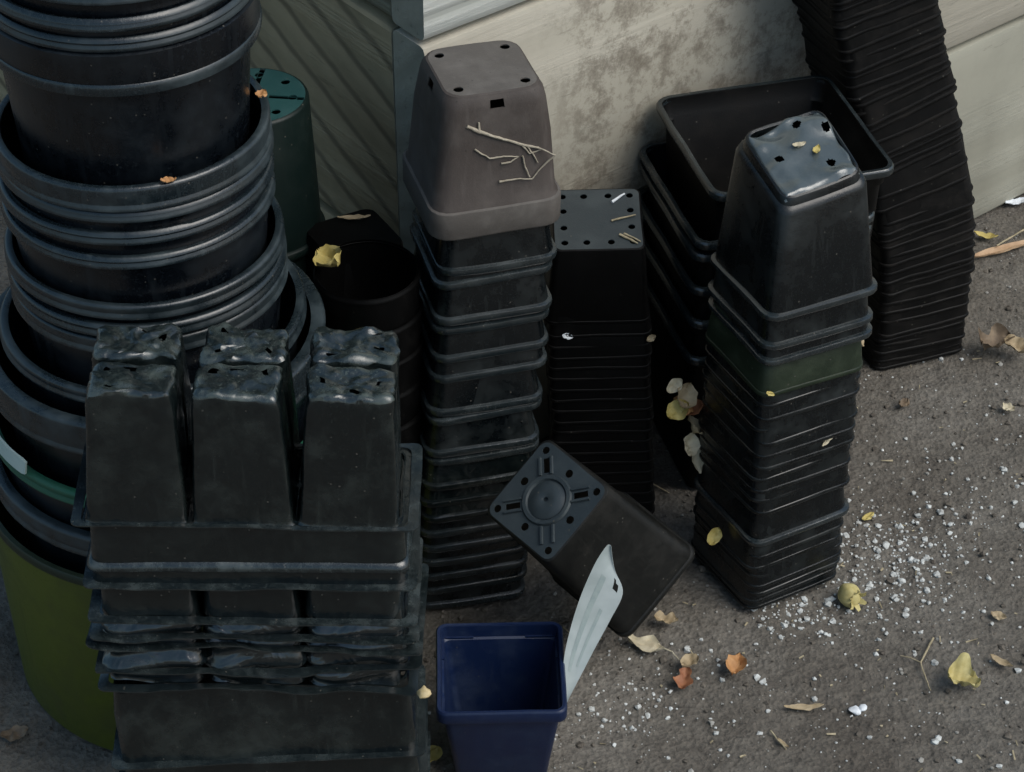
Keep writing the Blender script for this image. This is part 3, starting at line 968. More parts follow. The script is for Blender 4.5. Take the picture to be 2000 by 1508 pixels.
# faded print: two pale stripes along the tag
for j0, j1, i0, i1 in ((3.2, 5.0, 12, 34), (7.2, 8.4, 14, 28)):
    bm = bmesh.new()
    rows_ = []
    for i in range(i0, i1 + 1):
        rr2 = []
        for j in (j0, j1):
            k = int(j)
            p = grid[i][k].lerp(grid[i][k + 1], j - k) - th_ * .35
            rr2.append(bm.verts.new(p))
        rows_.append(rr2)
    for a, b in zip(rows_, rows_[1:]):
        bm.faces.new((a[0], a[1], b[1], b[0]))
    link('faded_print', to_mesh(bm, 'faded_print', M['tag_print']), tg)

# ------------------------------------------------------------------ front stack of cell trays
TFX, TFY = -.1895, 1.220           # middle of the front edge
TW, TD = .245, .094
def flange_mesh(w, d, wave, seed, mat, th=.0012, lip=.0, inner=(.225, .080)):
    """thin flat flange ring (wavy outer edge) round the tray mouth"""
    bm = bmesh.new()
    n = 26
    def loop(ax, ay):
        return rsq(ax, ay, .006, 3, n)
    o = loop(w / 2, d / 2)
    i_ = loop(inner[0] / 2, inner[1] / 2)
    def wz(p, k):
        return noise.noise(Vector((p[0] * 16, p[1] * 16, seed))) * wave * k + noise.noise(Vector((p[0] * 55, p[1] * 55, seed + 9))) * wave * .35 * k
    def wo(p, k):
        s = 1 + noise.noise(Vector((p[0] * 20, p[1] * 20, seed + 4))) * .012 * k
        return p[0] * s, p[1] * s
    top_o = [(*wo(p, 1), wz(p, 1) + th - lip) for p in o]
    bot_o = [(*wo(p, 1), wz(p, 1) - lip) for p in o]
    top_i = [(p[0], p[1], wz(p, .4) + th) for p in i_]
    bot_i = [(p[0], p[1], wz(p, .4)) for p in i_]
    loft(bm, [top_i, top_o, bot_o, bot_i], closed=True)
    return to_mesh(bm, 'flange', M['edge'], 50)

def box_wall(w0, d0, w1, d1, h, seed, mat, amp=.0015, t=.001, fold=0.):
    bm = bmesh.new()
    nz = 22 if fold else 9
    zs = [h * k / (nz - 1) for k in range(nz)]
    def lp(z, e):
        f = z / h
        ax, ay = (w0 + (w1 - w0) * f) / 2 - e, (d0 + (d1 - d0) * f) / 2 - e
        return [(x, y, z) for x, y in rsq(ax, ay, .009, 4, 16)]
    loft(bm, [lp(z, 0) for z in zs] + [lp(z, t) for z in zs[::-1]], closed=True)
    if fold:
        # horizontal buckles pushed in and out of the wall
        for v in bm.verts:
            a = noise.noise(Vector((v.co.x * 22, v.co.y * 22, seed)))
            b = noise.noise(Vector((v.co.x * 9, v.co.y * 9, seed + 3)))
            o = fold * math.sin(v.co.z / h * 2 * PI * 1.1 + a * 3.2 + seed) * (.45 + b)
            n_ = Vector((v.co.x / w0 ** 1, v.co.y / d0 ** 1, 0))
            n_ = Vector((0, math.copysign(1, n_.y), 0)) if abs(n_.y) > abs(n_.x) else Vector((math.copysign(1, n_.x), 0, 0))
            v.co += n_ * o
    warp(bm, amp, 28, seed)
    return to_mesh(bm, 'wall', M[mat], 45)

def cell_mesh(seed, amp, wb=.0355, db=.0215, wt=.0298, dt=.0195, h=.113, mat='gloss'):
    bm = bmesh.new()
    zs = [0, .002, .006, .025, .05, .07, .085, .092, .098, .103, .1065, .1095, .1118, .113]
    lps = []
    for z in zs:
        f = z / h
        a, b = wb + (wt - wb) * f, db + (dt - db) * f
        if z < .001: a, b = a + .0015, b + .001
        if z > .105:
            e_ = .0035 * (1 - math.sqrt(max(0, 1 - ((z - .105) / .008) ** 2)))
            a, b = a - e_, b - e_
        lps.append([(x, y, z) for x, y in rsq(a, b, .0045, 3, 12)])
    # top cap as shrinking rings so that it can buckle
    for k in (.88, .76, .64, .52, .4, .28, .16, .05):
        lps.append([(x * k, y * k, h) for x, y in rsq(wt - .0035, dt - .0035, .0045, 3, 12)])
    v = loft(bm, lps)
    bm.faces.new(v[-1])
    # torn drain holes in the cap
    rn = random.Random(seed)
    bm.faces.ensure_lookup_table()
    per_ = len(lps[0])
    kill = []
    for h_ in range(3):
        j0 = rn.randrange(per_)
        for ring_ in (2, 3)[:1 + (h_ == 0)]:
            for dj in range(rn.randint(2, 4)):
                kill.append(bm.faces[(len(zs) - 1 + ring_) * per_ + (j0 + dj) % per_])
    off = Vector((seed * 4.7, seed, 2))
    for vt_ in bm.verts:
        top = max(0, (vt_.co.z - .084) / .029)
        p = vt_.co.copy()
        nv = noise.noise_vector(p * 30 + off) * amp * .22
        # folds near the top
        d1 = noise.noise_vector(p * 48 + off * 1.7)
        d2 = Vector([(abs(c) - .2) for c in noise.noise_vector(p * 95 + off * .7)])
        vt_.co += nv + d1 * amp * .50 * top + d2 * amp * .75 * top
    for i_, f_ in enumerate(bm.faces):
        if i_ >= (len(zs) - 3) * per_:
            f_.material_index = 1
    bmesh.ops.delete(bm, geom=list(set(kill)), context='FACES_ONLY')
    me_ = to_mesh(bm, 'cell', M[mat], 42)
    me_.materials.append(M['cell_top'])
    return me_

def front(z, dy=0, dx=0, roll=0., rz=0.):
    return frame(TFX + dx, TFY + TD / 2 + dy, z, rz=rz, ty=roll)
GT = 'cell trays stacked upside down at the front'
t = thing('cell_tray', front(.379, roll=R(1.6), rz=R(.5)), 'topmost black cell tray with six tall crumpled cells', 'seed tray', GT)
xs_c = (-.0760, -.0010, .0735)
fl = []
hl = [[(cx + x, cy + y) for x, y in rsq(.0345, .0200, .006, 3, 4)] for cx in xs_c for cy in (-.0222, .0222)]
bm = bmesh.new()
plate(bm, rsq(TW / 2 - .007, TD / 2 - .003, .006, 3, 16), hl, -.0005, .0006)
for v in bm.verts:
    v.co.z += noise.noise(Vector((v.co.x * 18, v.co.y * 18, 1))) * .0018 - max(0, (abs(v.co.x) - .112) / .01) * .001
link('flange', to_mesh(bm, 'flange', M['gloss'], 50), t)
link('flange_edge', flange_mesh(TW + .001, TD + .001, .0025, 2.2, 'gloss', inner=(TW - .013, TD - .006)), t)
sd_ = 0
for cx in xs_c:
    for cy in (-.0222, .0222):
        sd_ += 1
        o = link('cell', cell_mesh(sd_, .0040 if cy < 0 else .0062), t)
        o.location = (cx, cy, 0)
        o.rotation_euler = (R(random.uniform(-1, 1)), R(random.uniform(-1.2, 1.2)) + (R(1.5) if cx > .05 else 0), 0)
        if cx > .05 and cy < 0:
            o['label'] = 'cell with a caved-in shiny corner'

def flat_tray(z, h, label, seed, wave, roll=0., rz=0., dx=0., dy=0., ridge=None, w=.230, mat='gloss', cells=False, fw=TW - .003, amp=.0012, lip=0.):
    t = thing('cell_tray', front(z, dx=dx, dy=dy, roll=roll, rz=rz), label, 'seed tray', GT)
    link('flange', flange_mesh(fw, TD + .006, wave, seed, mat, inner=(w - .004, .086), lip=lip), t)
    if cells:
        for cx in xs_c:
            o = link('cell', box_wall(.0715, .086, .0665, .082, h, seed + cx, 'gloss_crumpled' if amp > .0025 else mat, amp, fold=.0065 if amp > .004 else .002 if amp > .0025 else 0), t)
            o.location = (cx, 0, 0)
    else:
        link('wall', box_wall(w, .088, w - .007, .082, h, seed, mat, amp), t)
        if ridge:
            bm = bmesh.new()
            w2 = (w - .007 * ridge / h) / 2
            d2 = (.088 - .006 * ridge / h) / 2
            loft(bm, [[(x, y, z_) for x, y in rsq(w2 + e_, d2 + e_, .009, 4, 12)] for e_, z_ in ((-.001, ridge + .0050), (.0006, ridge + .0045), (.0026, ridge + .001), (.0029, ridge - .0008), (.0022, ridge - .0025), (-.001, ridge - .002))], closed=True)
            warp(bm, amp, 28, seed)
            link('ridge', to_mesh(bm, 'ridge', M['edge'], 50), t)  # ledge that catches light, its brightness painted by the edge colour
    return t
flat_tray(.3225, .058, 'smooth-walled tray directly under the six tall cells', 3.1, .0028, R(.6), 0, ridge=.0155)
flat_tray(.2880, .034, 'tray with three short cell gaps, third tray from the top', 4.3, .002, R(.8), R(-.3), cells=True)
flat_tray(.2710, .016, 'thin crumpled tray fourth from the top of the front stack', 5.7, .006, R(1.4), R(.5), cells=True, amp=.0028)
flat_tray(.2600, .011, 'bent tray fifth from the top with splayed edge', 6.2, .007, R(1.8), R(-.6), cells=True, fw=TW + .004, amp=.003)
flat_tray(.2370, .022, 'badly crumpled shiny tray sixth from the top', 7.4, .008, R(-.6), R(.6), cells=True, amp=.0045, fw=TW - .002)
flat_tray(.2180, .018, 'shiny creased tray just above the broad smooth tray', 8.8, .007, R(.8), R(-.5), cells=True, amp=.0045, fw=TW - .004, dx=-.001)
flat_tray(.1430, .074, 'broad smooth-walled tray with a tilted rim near the bottom', 9.9, .0018, R(-2.0), R(1.5), w=.230, fw=TW - .003, dx=.001, dy=-.002, ridge=None, amp=.0018, mat='gloss')
flat_tray(.1080, .034, 'tray beneath the tilted rim of the broad smooth tray', 10.6, .003, R(-1.4), R(.8), dx=.002, amp=.0015, fw=TW - .003)
flat_tray(.0720, .035, 'second lowest tray of the front stack', 11.6, .003, R(-.6), R(-.5), dx=.002, amp=.0015)
flat_tray(.0370, .034, 'tray one above the lowest in the front stack', 12.9, .003, 0, R(.4), dx=.002, amp=.0015)
flat_tray(.0020, .034, 'lowest tray of the front stack, resting on the soil', 13.4, .002, 0, R(0), dx=.002, amp=.0012)

# ------------------------------------------------------------------ litter
def leaf(loc, length, width, mat, label, rz=0., tilt=0., roll=0., curl=.5, fold=.3, seed=0, lobes=0, cat='dead leaf', name='dead_leaf', group=None, stem=None, th=.0004):
    bm = bmesh.new()
    n, m_ = 14, 6
    def surf(i, j):
        u = i / n
        v_ = j / m_ * 2 - 1
        w = width * (math.sin(PI * min(1, u * .97 + .03)) ** .75) * .5
        if lobes:
            w *= 1 + .35 * math.sin(u * lobes * 2 * PI + seed)
        w *= 1 + .25 * noise.noise(Vector((u * 5, v_ * 1.3, seed)))
        a = (u - .5) * curl * 2
        x = length * (math.sin(a) / (curl * 2) if curl else u - .5)
        z = length * ((1 - math.cos(a)) / (curl * 2) if curl else 0)
        y = v_ * w
        z += abs(v_) ** 1.5 * w * fold + noise.noise(Vector((u * 4, v_ * 2, seed + 5))) * width * .26 + noise.noise(Vector((u * 9, v_ * 4, seed + 2))) * width * .12
        return Vector((x, y, z))
    f = [[bm.verts.new(surf(i, j)) for j in range(m_ + 1)] for i in range(n + 1)]
    b = [[bm.verts.new(surf(i, j) - Vector((0, 0, th))) for j in range(m_ + 1)] for i in range(n + 1)]
    for i in range(n):
        for j in range(m_):
            bm.faces.new((f[i][j], f[i][j + 1], f[i + 1][j + 1], f[i + 1][j]))
            bm.faces.new((b[i][j + 1], b[i][j], b[i + 1][j], b[i + 1][j + 1]))
        for j in (0, m_):
            bm.faces.new((f[i][j], f[i + 1][j], b[i + 1][j], b[i][j]))
    me_ = to_mesh(bm, 'blade', M[mat], 60)
    mt_ = Matrix.Translation(loc) @ Matrix.Rotation(rz, 4, 'Z') @ Matrix.Rotation(tilt, 4, 'Y') @ Matrix.Rotation(roll, 4, 'X')
    if not stem:
        o = link(name, me_)
        o.matrix_world = mt_
        tag(o, label, cat, group)
    else:
        o = thing(name, mt_, label, cat, group)
        link('blade', me_, o)
        link('leaf_stalk', tube_mesh([(length * .46, 0, length * .08)] + stem, .0007, M[mat]), o)
    return o

def tube_mesh(pts, r, mat, n=6, taper=.6):
    bm = bmesh.new()
    P0 = [Vector(p) for p in pts]
    P = []
    for a_, b_ in zip(P0, P0[1:]):
        for k_ in range(4):
            q_ = a_.lerp(b_, k_ / 4)
            P.append(q_ + noise.noise_vector(q_ * 300 + P0[0] * 900) * min(.0007, (b_ - a_).length * .05) if k_ else q_)
    P.append(P0[-1])
    lps = []
    for i, p in enumerate(P):
        d = (P[min(i + 1, len(P) - 1)] - P[max(i - 1, 0)]).normalized()
        a = d.orthogonal().normalized()
        b = d.cross(a)
        rr_ = r * (1 - (1 - taper) * i / (len(P) - 1)) * (1 + .3 * noise.noise(p * 420))
        lps.append([p + (a * math.cos(2 * PI * k / n) + b * math.sin(2 * PI * k / n)) * rr_ for k in range(n)])
    # keep rings aligned
    for i in range(1, len(lps)):
        best = min(range(n), key=lambda s: sum((lps[i][(k + s) % n] - lps[i - 1][k]).length for k in range(n)))
        lps[i] = [lps[i][(k + best) % n] for k in range(n)]
    v = loft(bm, lps)
    bm.faces.new(v[0][::-1]); bm.faces.new(v[-1])
    return to_mesh(bm, 'stem', mat, 60)

def gp(x, y, z=0.):
    """where the sight line through photo point (x, y) meets height z"""
    r = cam_ray(x, y)
    t = (z - 1.46) / r.z
    return Vector((r.x * t, r.y * t, z))

def G3(x, y, lift=.004):
    p = gp(x, y)
    return (p.x, p.y, ground_h(p.x, p.y) + lift)

leaf(G3(1437, 1310, .006), .030, .017, 'leaf_orange', 'curled orange dead leaf lying alone on the open soil', R(72), curl=.7, fold=.9, seed=1)
leaf(G3(1262, 1266, .005), .036, .018, 'leaf_cream', 'pale forked dead leaf with a long stalk below the tipped pot', R(-22), curl=.5, fold=.4, seed=2, lobes=1.5, stem=[(.025, -.002, .004), (.034, -.008, .002)])
leaf(G3(1335, 1335, .005), .030, .015, 'leaf_rust', 'rust-brown dead leaf right of the long-stalked pale leaf', R(78), curl=.7, fold=.7, seed=3, lobes=2)
leaf(G3(1346, 1303, .006), .022, .014, 'leaf_tan', 'crumpled tan leaf touching the rust-brown leaf', R(40), curl=.9, fold=.8, seed=4)
leaf(G3(1300, 1224, .006), .024, .013, 'leaf_tan', 'small yellowish leaf at the lower edge of the tipped pot', R(-10), curl=.7, fold=.7, seed=5, lobes=2)
leaf(G3(1570, 1380, .004), .036, .007, 'leaf_tan', 'thin pale blade of dry leaf on the open soil', R(3), curl=.35, fold=.2, seed=6)
leaf(G3(1955, 1298, .005), .024, .008, 'leaf_tan', 'narrow split leaf near the right edge', R(-38), curl=.6, fold=.5, seed=7)
leaf(G3(1950, 1206, .004), .016, .010, 'leaf_tan', 'little tan leaf fragment above the narrow split leaf', R(-30), curl=.6, seed=8)
leaf(G3(1968, 806, .005), .016, .012, 'leaf_cream', 'cream leaf fragment right of the big clear patch of soil', R(-50), curl=.6, seed=9)
leaf(G3(1765, 795, .004), .016, .011, 'leaf_brown', 'small brown leaf fragment below the leaning stack', R(60), curl=.6, seed=10)
leaf(G3(1940, 690, .012), .045, .030, 'leaf_brown', 'big crumpled brown leaf right of the leaning stack', R(35), curl=1.0, fold=.9, seed=11, lobes=2)
leaf(G3(1985, 700, .012), .036, .022, 'leaf_tan', 'tan crumpled leaf at the right edge beside the big brown one', R(-35), curl=.9, fold=.8, seed=12)
leaf(G3(1925, 464, .004), .030, .010, 'leaf_yellow', 'yellowish curled leaf at the foot of the right planks', R(-15), curl=.8, fold=.5, seed=13)
leaf(G3(1985, 398, .006), .030, .012, 'scrap', 'whitish leaf at the right edge against the planks', R(20), curl=.4, seed=14)
leaf(G3(845, 1480, .006), .022, .016, 'leaf_yellow', 'yellow-green leaf scrap between the cell trays and the blue pot', R(60), curl=.8, fold=.6, seed=15)
leaf(G3(1695, 1012, .004), .017, .008, 'leaf_yellow', 'yellow leaf sliver among the white perlite', R(40), curl=.5, seed=16)
leaf(G3(30, 1440, .005), .026, .016, 'leaf_brown', 'brown leaf at the lower left corner beside the bucket', R(20), curl=.7, seed=17)
leaf(G3(1530, 1450, .003), .014, .004, 'leaf_tan', 'tiny straw-coloured sliver low on the open soil', R(-50), curl=.4, seed=18)
# leaves caught between the rear stack and the right stack
Vg = 'dead leaves caught between two black stacks'
leaf((.154, 1.625, .178), .030, .020, 'leaf_tan', 'topmost tan leaf wedged between rear and right stacks', R(70), tilt=R(-30), roll=R(35), curl=1.0, fold=.8, seed=21, group=Vg)
leaf((.158, 1.627, .160), .032, .022, 'leaf_orange', 'brownish orange leaf wedged between rear and right stacks', R(-60), tilt=R(-25), roll=R(40), curl=1.0, fold=.8, seed=22, group=Vg)
leaf((.168, 1.615, .118), .034, .014, 'leaf_cream', 'cream pointed leaf hanging lowest between rear and right stacks', R(95), tilt=R(-55), roll=R(30), curl=.5, fold=.4, seed=23, group=Vg)
leaf((.146, 1.628, .188), .020, .012, 'leaf_cream', 'pale leaf at the upper edge of the wedged leaf clump', R(30), tilt=R(-30), roll=R(35), curl=.9, fold=.6, seed=24, group=Vg)
for k, (x, y, z, m_, a, lb) in enumerate(((.150, 1.618, .168, 'leaf_yellow', 20, 'yellowish curled leaf in the middle of the wedged leaf clump'), (.163, 1.620, .146, 'leaf_tan', 130, 'tan folded leaf under the orange one in the wedged clump'), (.160, 1.612, .132, 'leaf_cream', 75, 'pale torn leaf just above the lowest leaf of the wedged clump'), (.166, 1.623, .166, 'leaf_rust', -20, 'reddish leaf at the right edge of the wedged clump'))):
    leaf((x, y, z), .026, .017, m_, lb, R(a), tilt=R(-30), roll=R(35), curl=.9, fold=.7, seed=71 + k, group=Vg)
leaf((.1835, 1.563, .066), .020, .013, 'leaf_yellow', 'small yellowish leaf stuck on the left side of the right stack', R(50), tilt=R(-40), roll=R(25), curl=.8, fold=.5, seed=25)
# leaf in the small round pot, scraps on rims
leaf((-.150, 1.588, .348), .044, .026, 'leaf_yellow', 'curled yellow leaf in the mouth of the small round pot', R(-60), tilt=R(-20), roll=R(20), curl=1.2, fold=.8, seed=26)
leaf((-.263 + .015, 1.4025, .5525), .012, .007, 'leaf_orange', 'tiny orange leaf scrap on a tower rim', R(15), curl=.5, seed=27)
leaf((-.1905, 1.515, .590 - .033), .012, .009, 'leaf_orange', 'orange scrap on the right edge of the tower beside the teal base', R(75), curl=.6, seed=28)
leaf((-.139, 1.6885, .3285), .030, .006, 'leaf_tan', 'dry leaf strip on the small shaded pot by the left planks', R(4), curl=.3, seed=29)
# crumbs on the buckled base of the right stack
for k, (u, v_, m_, lb) in enumerate(((-.004, .008, 'leaf_cream', 'cream leaf crumb on the buckled base, nearest its back edge'), (.010, .003, 'leaf_yellow', 'yellow leaf crumb lying on the middle of the buckled base'))):
    leaf((.2405 + u, 1.610 + v_, .4345 + .36 * (v_ + .028)), .013, .006, m_, lb, R(20 + 50 * k), curl=.6, fold=.4, seed=31 + k)

# flecks stuck on the right and rear stacks
def rs_pt(u, z, side='front', out=.0535):
    a = R(24 + 6 * (1 - z / .322))
    f = 1 - z / .322
    v_ = Vector((u, -out, 0)) if side == 'front' else Vector((out, u, 0))
    c, s_ = math.cos(a), math.sin(a)
    return (.2405 - .009 * f + c * v_.x - s_ * v_.y, 1.610 - .016 * f + s_ * v_.x + c * v_.y, z)
leaf(rs_pt(.018, .178), .013, .005, 'leaf_cream', 'cream seed stuck half way up the front of the right stack', R(28), tilt=R(-35), roll=R(75), curl=.3, fold=.2, seed=51)
leaf(rs_pt(-.048, .252, out=.0555), .011, .004, 'leaf_yellow', 'yellow-green fleck on the corner of the green-tinged pot', R(28), tilt=R(35), roll=R(75), curl=.3, fold=.2, seed=52)
leaf(rs_pt(-.030, .262, 'side', .0545), .020, .012, 'leaf_tan', 'tan leaf bit caught on the right side just below the green-tinged pot', R(100), tilt=R(-40), roll=R(40), curl=.6, seed=53)
leaf((.126, 1.668, .212), .010, .006, 'leaf_tan', 'tan fleck on the right edge of the rear stack', R(10), tilt=R(-30), roll=R(60), curl=.4, seed=54)
leaf((.050, 1.667, .215), .011, .006, 'scrap', 'white fleck on the front of the rear stack beside the middle stack', R(10), tilt=R(20), roll=R(70), curl=.4, seed=55)
# yellow seed pod by the right stack
def pod(loc, r, mat, label, rz, open_=False, seed=0):
    t = thing('seed_husk', Matrix.Translation(loc) @ Matrix.Rotation(rz, 4, 'Z') @ Matrix.Rotation(R(75), 4, 'Y'), label, 'seed husk')
    bm = bmesh.new()
    n = 20
    prof = [(.05, -1.15), (.45, -1.0), (.85, -.55), (1, 0), (.92, .45), (.65, .8), (.35, .95), (.05, .99)]
    lps = []
    for rr_, z in prof:
        lps.append([(r * rr_ * (1 + .07 * math.cos(5 * a + seed)) * math.cos(a) * 1.0, r * rr_ * (1 + .07 * math.cos(5 * a + seed)) * math.sin(a) * .9, r * z) for a in [2 * PI * i / n for i in range(n)]])
    v = loft(bm, lps)
    bm.faces.new(v[0][::-1]); bm.faces.new(v[-1])
    warp(bm, r * .12, 90, seed)
    link('body', to_mesh(bm, 'body', M[mat], 60), t)
    for k in range(6):
        a = 2 * PI * k / 6 + seed
        bm = bmesh.new()
        p0 = Vector((r * .5 * math.cos(a), r * .45 * math.sin(a), r * .9))
        d = Vector((math.cos(a), math.sin(a), .5)) * r * (.75 if open_ else .5)
        s_ = Vector((-math.sin(a), math.cos(a), 0)) * r * .25
        a_ = [bm.verts.new(p0 + s_), bm.verts.new(p0 - s_), bm.verts.new(p0 + d * .6 - s_ * .6 + Vector((0, 0, r * .2))), bm.verts.new(p0 + d), bm.verts.new(p0 + d * .6 + s_ * .6 + Vector((0, 0, r * .2)))]
        bm.faces.new(a_)
        r2 = bmesh.ops.extrude_face_region(bm, geom=bm.faces[:])
        bmesh.ops.translate(bm, vec=(0, 0, -.0005), verts=[e for e in r2['geom'] if isinstance(e, bmesh.types.BMVert)])
        link('sepal', to_mesh(bm, 'sepal', M[mat], 60), t)
    return t
p = G3(1658, 1172, .010)
pod(p, .0115, 'husk', 'round yellow seed husk against the foot of the right stack', R(-60), seed=1)
p = G3(1880, 1342, .007)
leaf((p.x, p.y, p.z) if hasattr(p, 'x') else p, .034, .030, 'husk', 'torn yellow husk lying flat and cupped on the soil at the right', R(-25), curl=.9, fold=.9, seed=63, lobes=1, cat='seed husk', name='seed_husk')

# twigs, straws, strip of bark
def twig(paths, r, mat, label, name='twig', cat='twig'):
    p0 = Vector(paths[0][0])
    t = thing(name, Matrix.Translation(p0), label, cat)
    for i, pa in enumerate(paths):
        link('stem' if i == 0 else 'side_stem', tube_mesh([Vector(q_) - p0 for q_ in pa], r * (1 if i == 0 else .55), M[mat]), t)
    return t
twig([[G3(1822, 1250), G3(1808, 1278), G3(1797, 1300), G3(1806, 1325), G3(1817, 1350)], [G3(1797, 1300), G3(1778, 1290), G3(1758, 1285)]], .0011, 'straw', 'forked pale twig lying on the soil at the right')
twig([[G3(1505, 1425), G3(1520, 1445), G3(1535, 1468)]], .0009, 'straw', 'short straw low in the middle of the open soil', 'straw', 'straw')
twig([[G3(2060, 425, .01), G3(1990, 465, .012), G3(1945, 492, .012)], ], .0014, 'straw', 'thin bent straw at the right edge above the bark strip', 'straw', 'straw')
lf = leaf(G3(1955, 492, .006), .085, .011, 'bark', 'orange-brown strip of bark beside the leaning stack', R(24), curl=.1, fold=.5, seed=41, cat='bark strip', name='bark_strip', th=.002)

# dried stalk on the face of the brown pot (coordinates on the pot's front wall)
def bpt(u, z, out=.0015):
    """point on the front wall of the brown pot"""
    h = .0535 - (z - .026) * (.0535 - .0425) / (.121 - .026)
    return brown_M @ Vector((u, -h - out, z))
st = twig([[bpt(-.026, .101), bpt(-.012, .093), bpt(.004, .085), bpt(.022, .077), bpt(.034, .073)],
           [bpt(.022, .077), bpt(.035, .073, .003), bpt(.047, .066, .005)],
           [bpt(.020, .077), bpt(.026, .069), bpt(.036, .071)],
           [bpt(.047, .066, .004), bpt(.036, .055), bpt(.028, .046)],
           [bpt(-.020, .080), bpt(-.008, .070), bpt(.004, .070), bpt(.016, .068)],
           [bpt(.002, .064), bpt(.010, .064), bpt(.017, .068)],
           [bpt(.000, .048), bpt(.014, .048), bpt(.028, .046)],
           [bpt(.020, .068), bpt(.022, .058), bpt(.026, .048)],
           [bpt(.024, .076), bpt(.030, .066), bpt(.033, .060)]], .0016, 'stalk', 'dried stalk with thin roots clinging to the brown pot', 'dried_stalk', 'stalk')
tp2 = [bpt(-.016, .094), bpt(-.016, .103)]
link('side_stem', tube_mesh([Vector(q_) - Vector(bpt(-.026, .101)) for q_ in tp2], .0014, M['stalk']), st)

# straw on the rear stack's base
def rpt(u, v_): return frame(.076, 1.716, .234, rz=R(2), tx=R(9)) @ Vector((u, v_, .0862))
twig([[rpt(.012, -.004), rpt(.024, .000), rpt(.034, .003)]], .0010, 'straw', 'upper straw lying on the perforated grey base', 'straw', 'straw')
twig([[rpt(.018, -.022), rpt(.026, -.028), rpt(.033, -.034)]], .0013, 'straw', 'lower left straw of the pair near the edge of the perforated base', 'straw', 'straw')
twig([[rpt(.022, -.021), rpt(.029, -.026), rpt(.036, -.032)]], .0010, 'straw', 'lower right straw of the pair near the edge of the perforated base', 'straw', 'straw')
twig([[rpt(.014, .020), rpt(.020, .026), rpt(.026, .031)]], .0014, 'scrap', 'white stick at the back of the perforated grey base', 'twig', 'twig')

# ochre pebble on the tray stack, white scrap on soil
def lump(bm, c, r, seed, sub=1, sq=.75):
    g = bmesh.ops.create_icosphere(bm, subdivisions=sub, radius=r)
    for v in g['verts']:
        n_ = noise.noise_vector(v.co * (.9 / r) + Vector((seed, seed * 1.7, 0))) * r * .6
        v.co = v.co + n_
        v.co.z *= sq
        v.co += Vector(c)
bm = bmesh.new()
lump(bm, (0, 0, 0), .0052, 3, 2, 1)
o = link('pebble', to_mesh(bm, 'pebble', M['pebble'], 60))
o.location = (-.0660, 1.2150, .2205)
tag(o, 'ochre pebble lodged on the right edge of the cell trays', 'pebble')
bm = bmesh.new()
lump(bm, (0, 0, 0), .0055, 5, 2, .5); lump(bm, (.006, .003, 0), .004, 6, 2, .5)
o = link('paper_scrap', to_mesh(bm, 'paper_scrap', M['scrap'], 60))
o.location = G3(1672, 1382, .002)
tag(o, 'crumpled white scrap on the open soil right of the pale blade', 'paper scrap')

# perlite: uncountable white grains
rnd = random.Random(11)
bm = bmesh.new()
clusters = [((1730, 1085), (80, 55), 480), ((1880, 1010), (90, 60), 130), ((1560, 1200), (75, 28), 170), ((1780, 1150), (70, 40), 60), ((1250, 1350), (90, 60), 70),
            ((1180, 1400), (60, 50), 60), ((1400, 1230), (80, 40), 40), ((1600, 1300), (250, 120), 90), ((1830, 850), (130, 130), 110), ((1500, 1420), (300, 90), 70), ((1850, 1280), (150, 160), 50)]
for (cx, cy), (sx, sy), n_ in clusters:
    for k in range(n_):
        px, py = rnd.gauss(cx, sx), rnd.gauss(cy, sy)
        if py > 1650 or px > 2200: continue
        r = min(.0038, .0005 + rnd.expovariate(1 / .00072))
        p_ = gp(px, py)
        if p_.x < .22 and p_.y > 1.5: continue
        lump(bm, (p_.x, p_.y, ground_h(p_.x, p_.y) + r * .28), r, rnd.random() * 50, 1, .8)
tag(link('perlite', to_mesh(bm, 'perlite', M['perlite'], 25)), 'white perlite grains spilled over the soil', None, None, 'stuff')
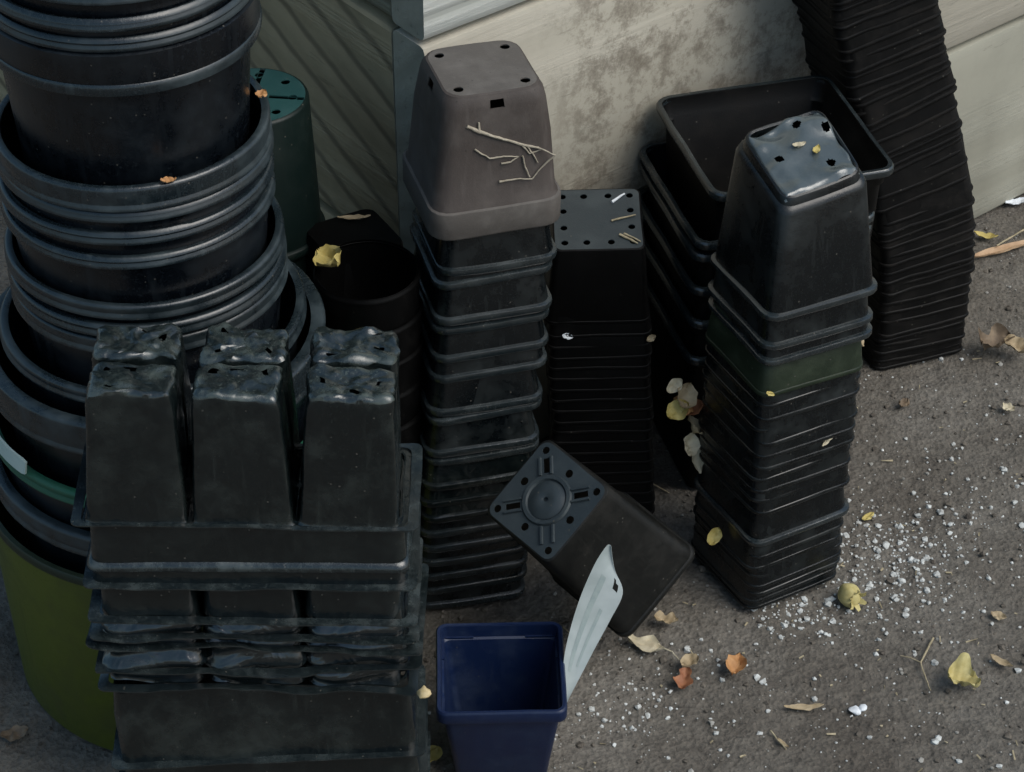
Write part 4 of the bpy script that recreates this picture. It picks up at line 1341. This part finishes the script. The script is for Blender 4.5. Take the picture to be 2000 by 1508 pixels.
# soil crumbs and small chips
bm = bmesh.new()
for k in range(2600):
    x, y = rnd.uniform(-.45, .62), rnd.uniform(1.18, 2.25)
    d = (Vector((x, y, 0)) - WC)
    if d.dot(WL) > -.004 and d.dot(WR) > -.004: continue
    r = min(.0045, .0007 + rnd.expovariate(1 / .0008))
    lump(bm, (x, y, ground_h(x, y) + r * .3), r, rnd.random() * 50, 1, .7)
tag(link('soil_crumbs', to_mesh(bm, 'soil_crumbs', M['crumb'], 30)), 'loose soil crumbs and clods', None, None, 'stuff')
bm = bmesh.new()
for k in range(1500):
    x, y = rnd.uniform(-.02, .62), rnd.uniform(1.2, 2.2)
    d = (Vector((x, y, 0)) - WC)
    if d.dot(WL) > -.004 and d.dot(WR) > -.004: continue
    r = min(.003, .0005 + rnd.expovariate(1 / .0005))
    lump(bm, (x, y, ground_h(x, y) + r * .4), r, rnd.random() * 50, 1, .7)
tag(link('grit', to_mesh(bm, 'grit', M['grit'], 30)), 'pale grit scattered through the soil', None, None, 'stuff')
# short chips of straw
bm = bmesh.new()
for k in range(110):
    px, py = rnd.uniform(1080, 2050), rnd.uniform(650, 1560)
    p_ = gp(px, py)
    d = (p_ - WC)
    if d.dot(WL) > -.01 and d.dot(WR) > -.01: continue
    a = rnd.uniform(0, PI)
    l_, w_ = .002 + rnd.expovariate(1 / .003), rnd.uniform(.0003, .0008)
    z = ground_h(p_.x, p_.y) + .0015
    dx, dy = math.cos(a) * l_ / 2, math.sin(a) * l_ / 2
    ex, ey = -math.sin(a) * w_, math.cos(a) * w_
    lo_ = [bm.verts.new((p_.x + sx * dx + sy * ex, p_.y + sx * dy + sy * ey, z + rnd.uniform(0, .0012))) for sx, sy in ((-1, -1), (1, -1), (1, 1), (-1, 1))]
    hi_ = [bm.verts.new(v.co + Vector((0, 0, .0006))) for v in lo_]
    bm.faces.new(lo_[::-1]); bm.faces.new(hi_)
    for q_ in range(4):
        bm.faces.new((lo_[q_], lo_[(q_ + 1) % 4], hi_[(q_ + 1) % 4], hi_[q_]))
tag(link('straw_chips', to_mesh(bm, 'straw_chips', M['straw'], smooth=False)), 'short chips of straw scattered on the soil', None, None, 'stuff')
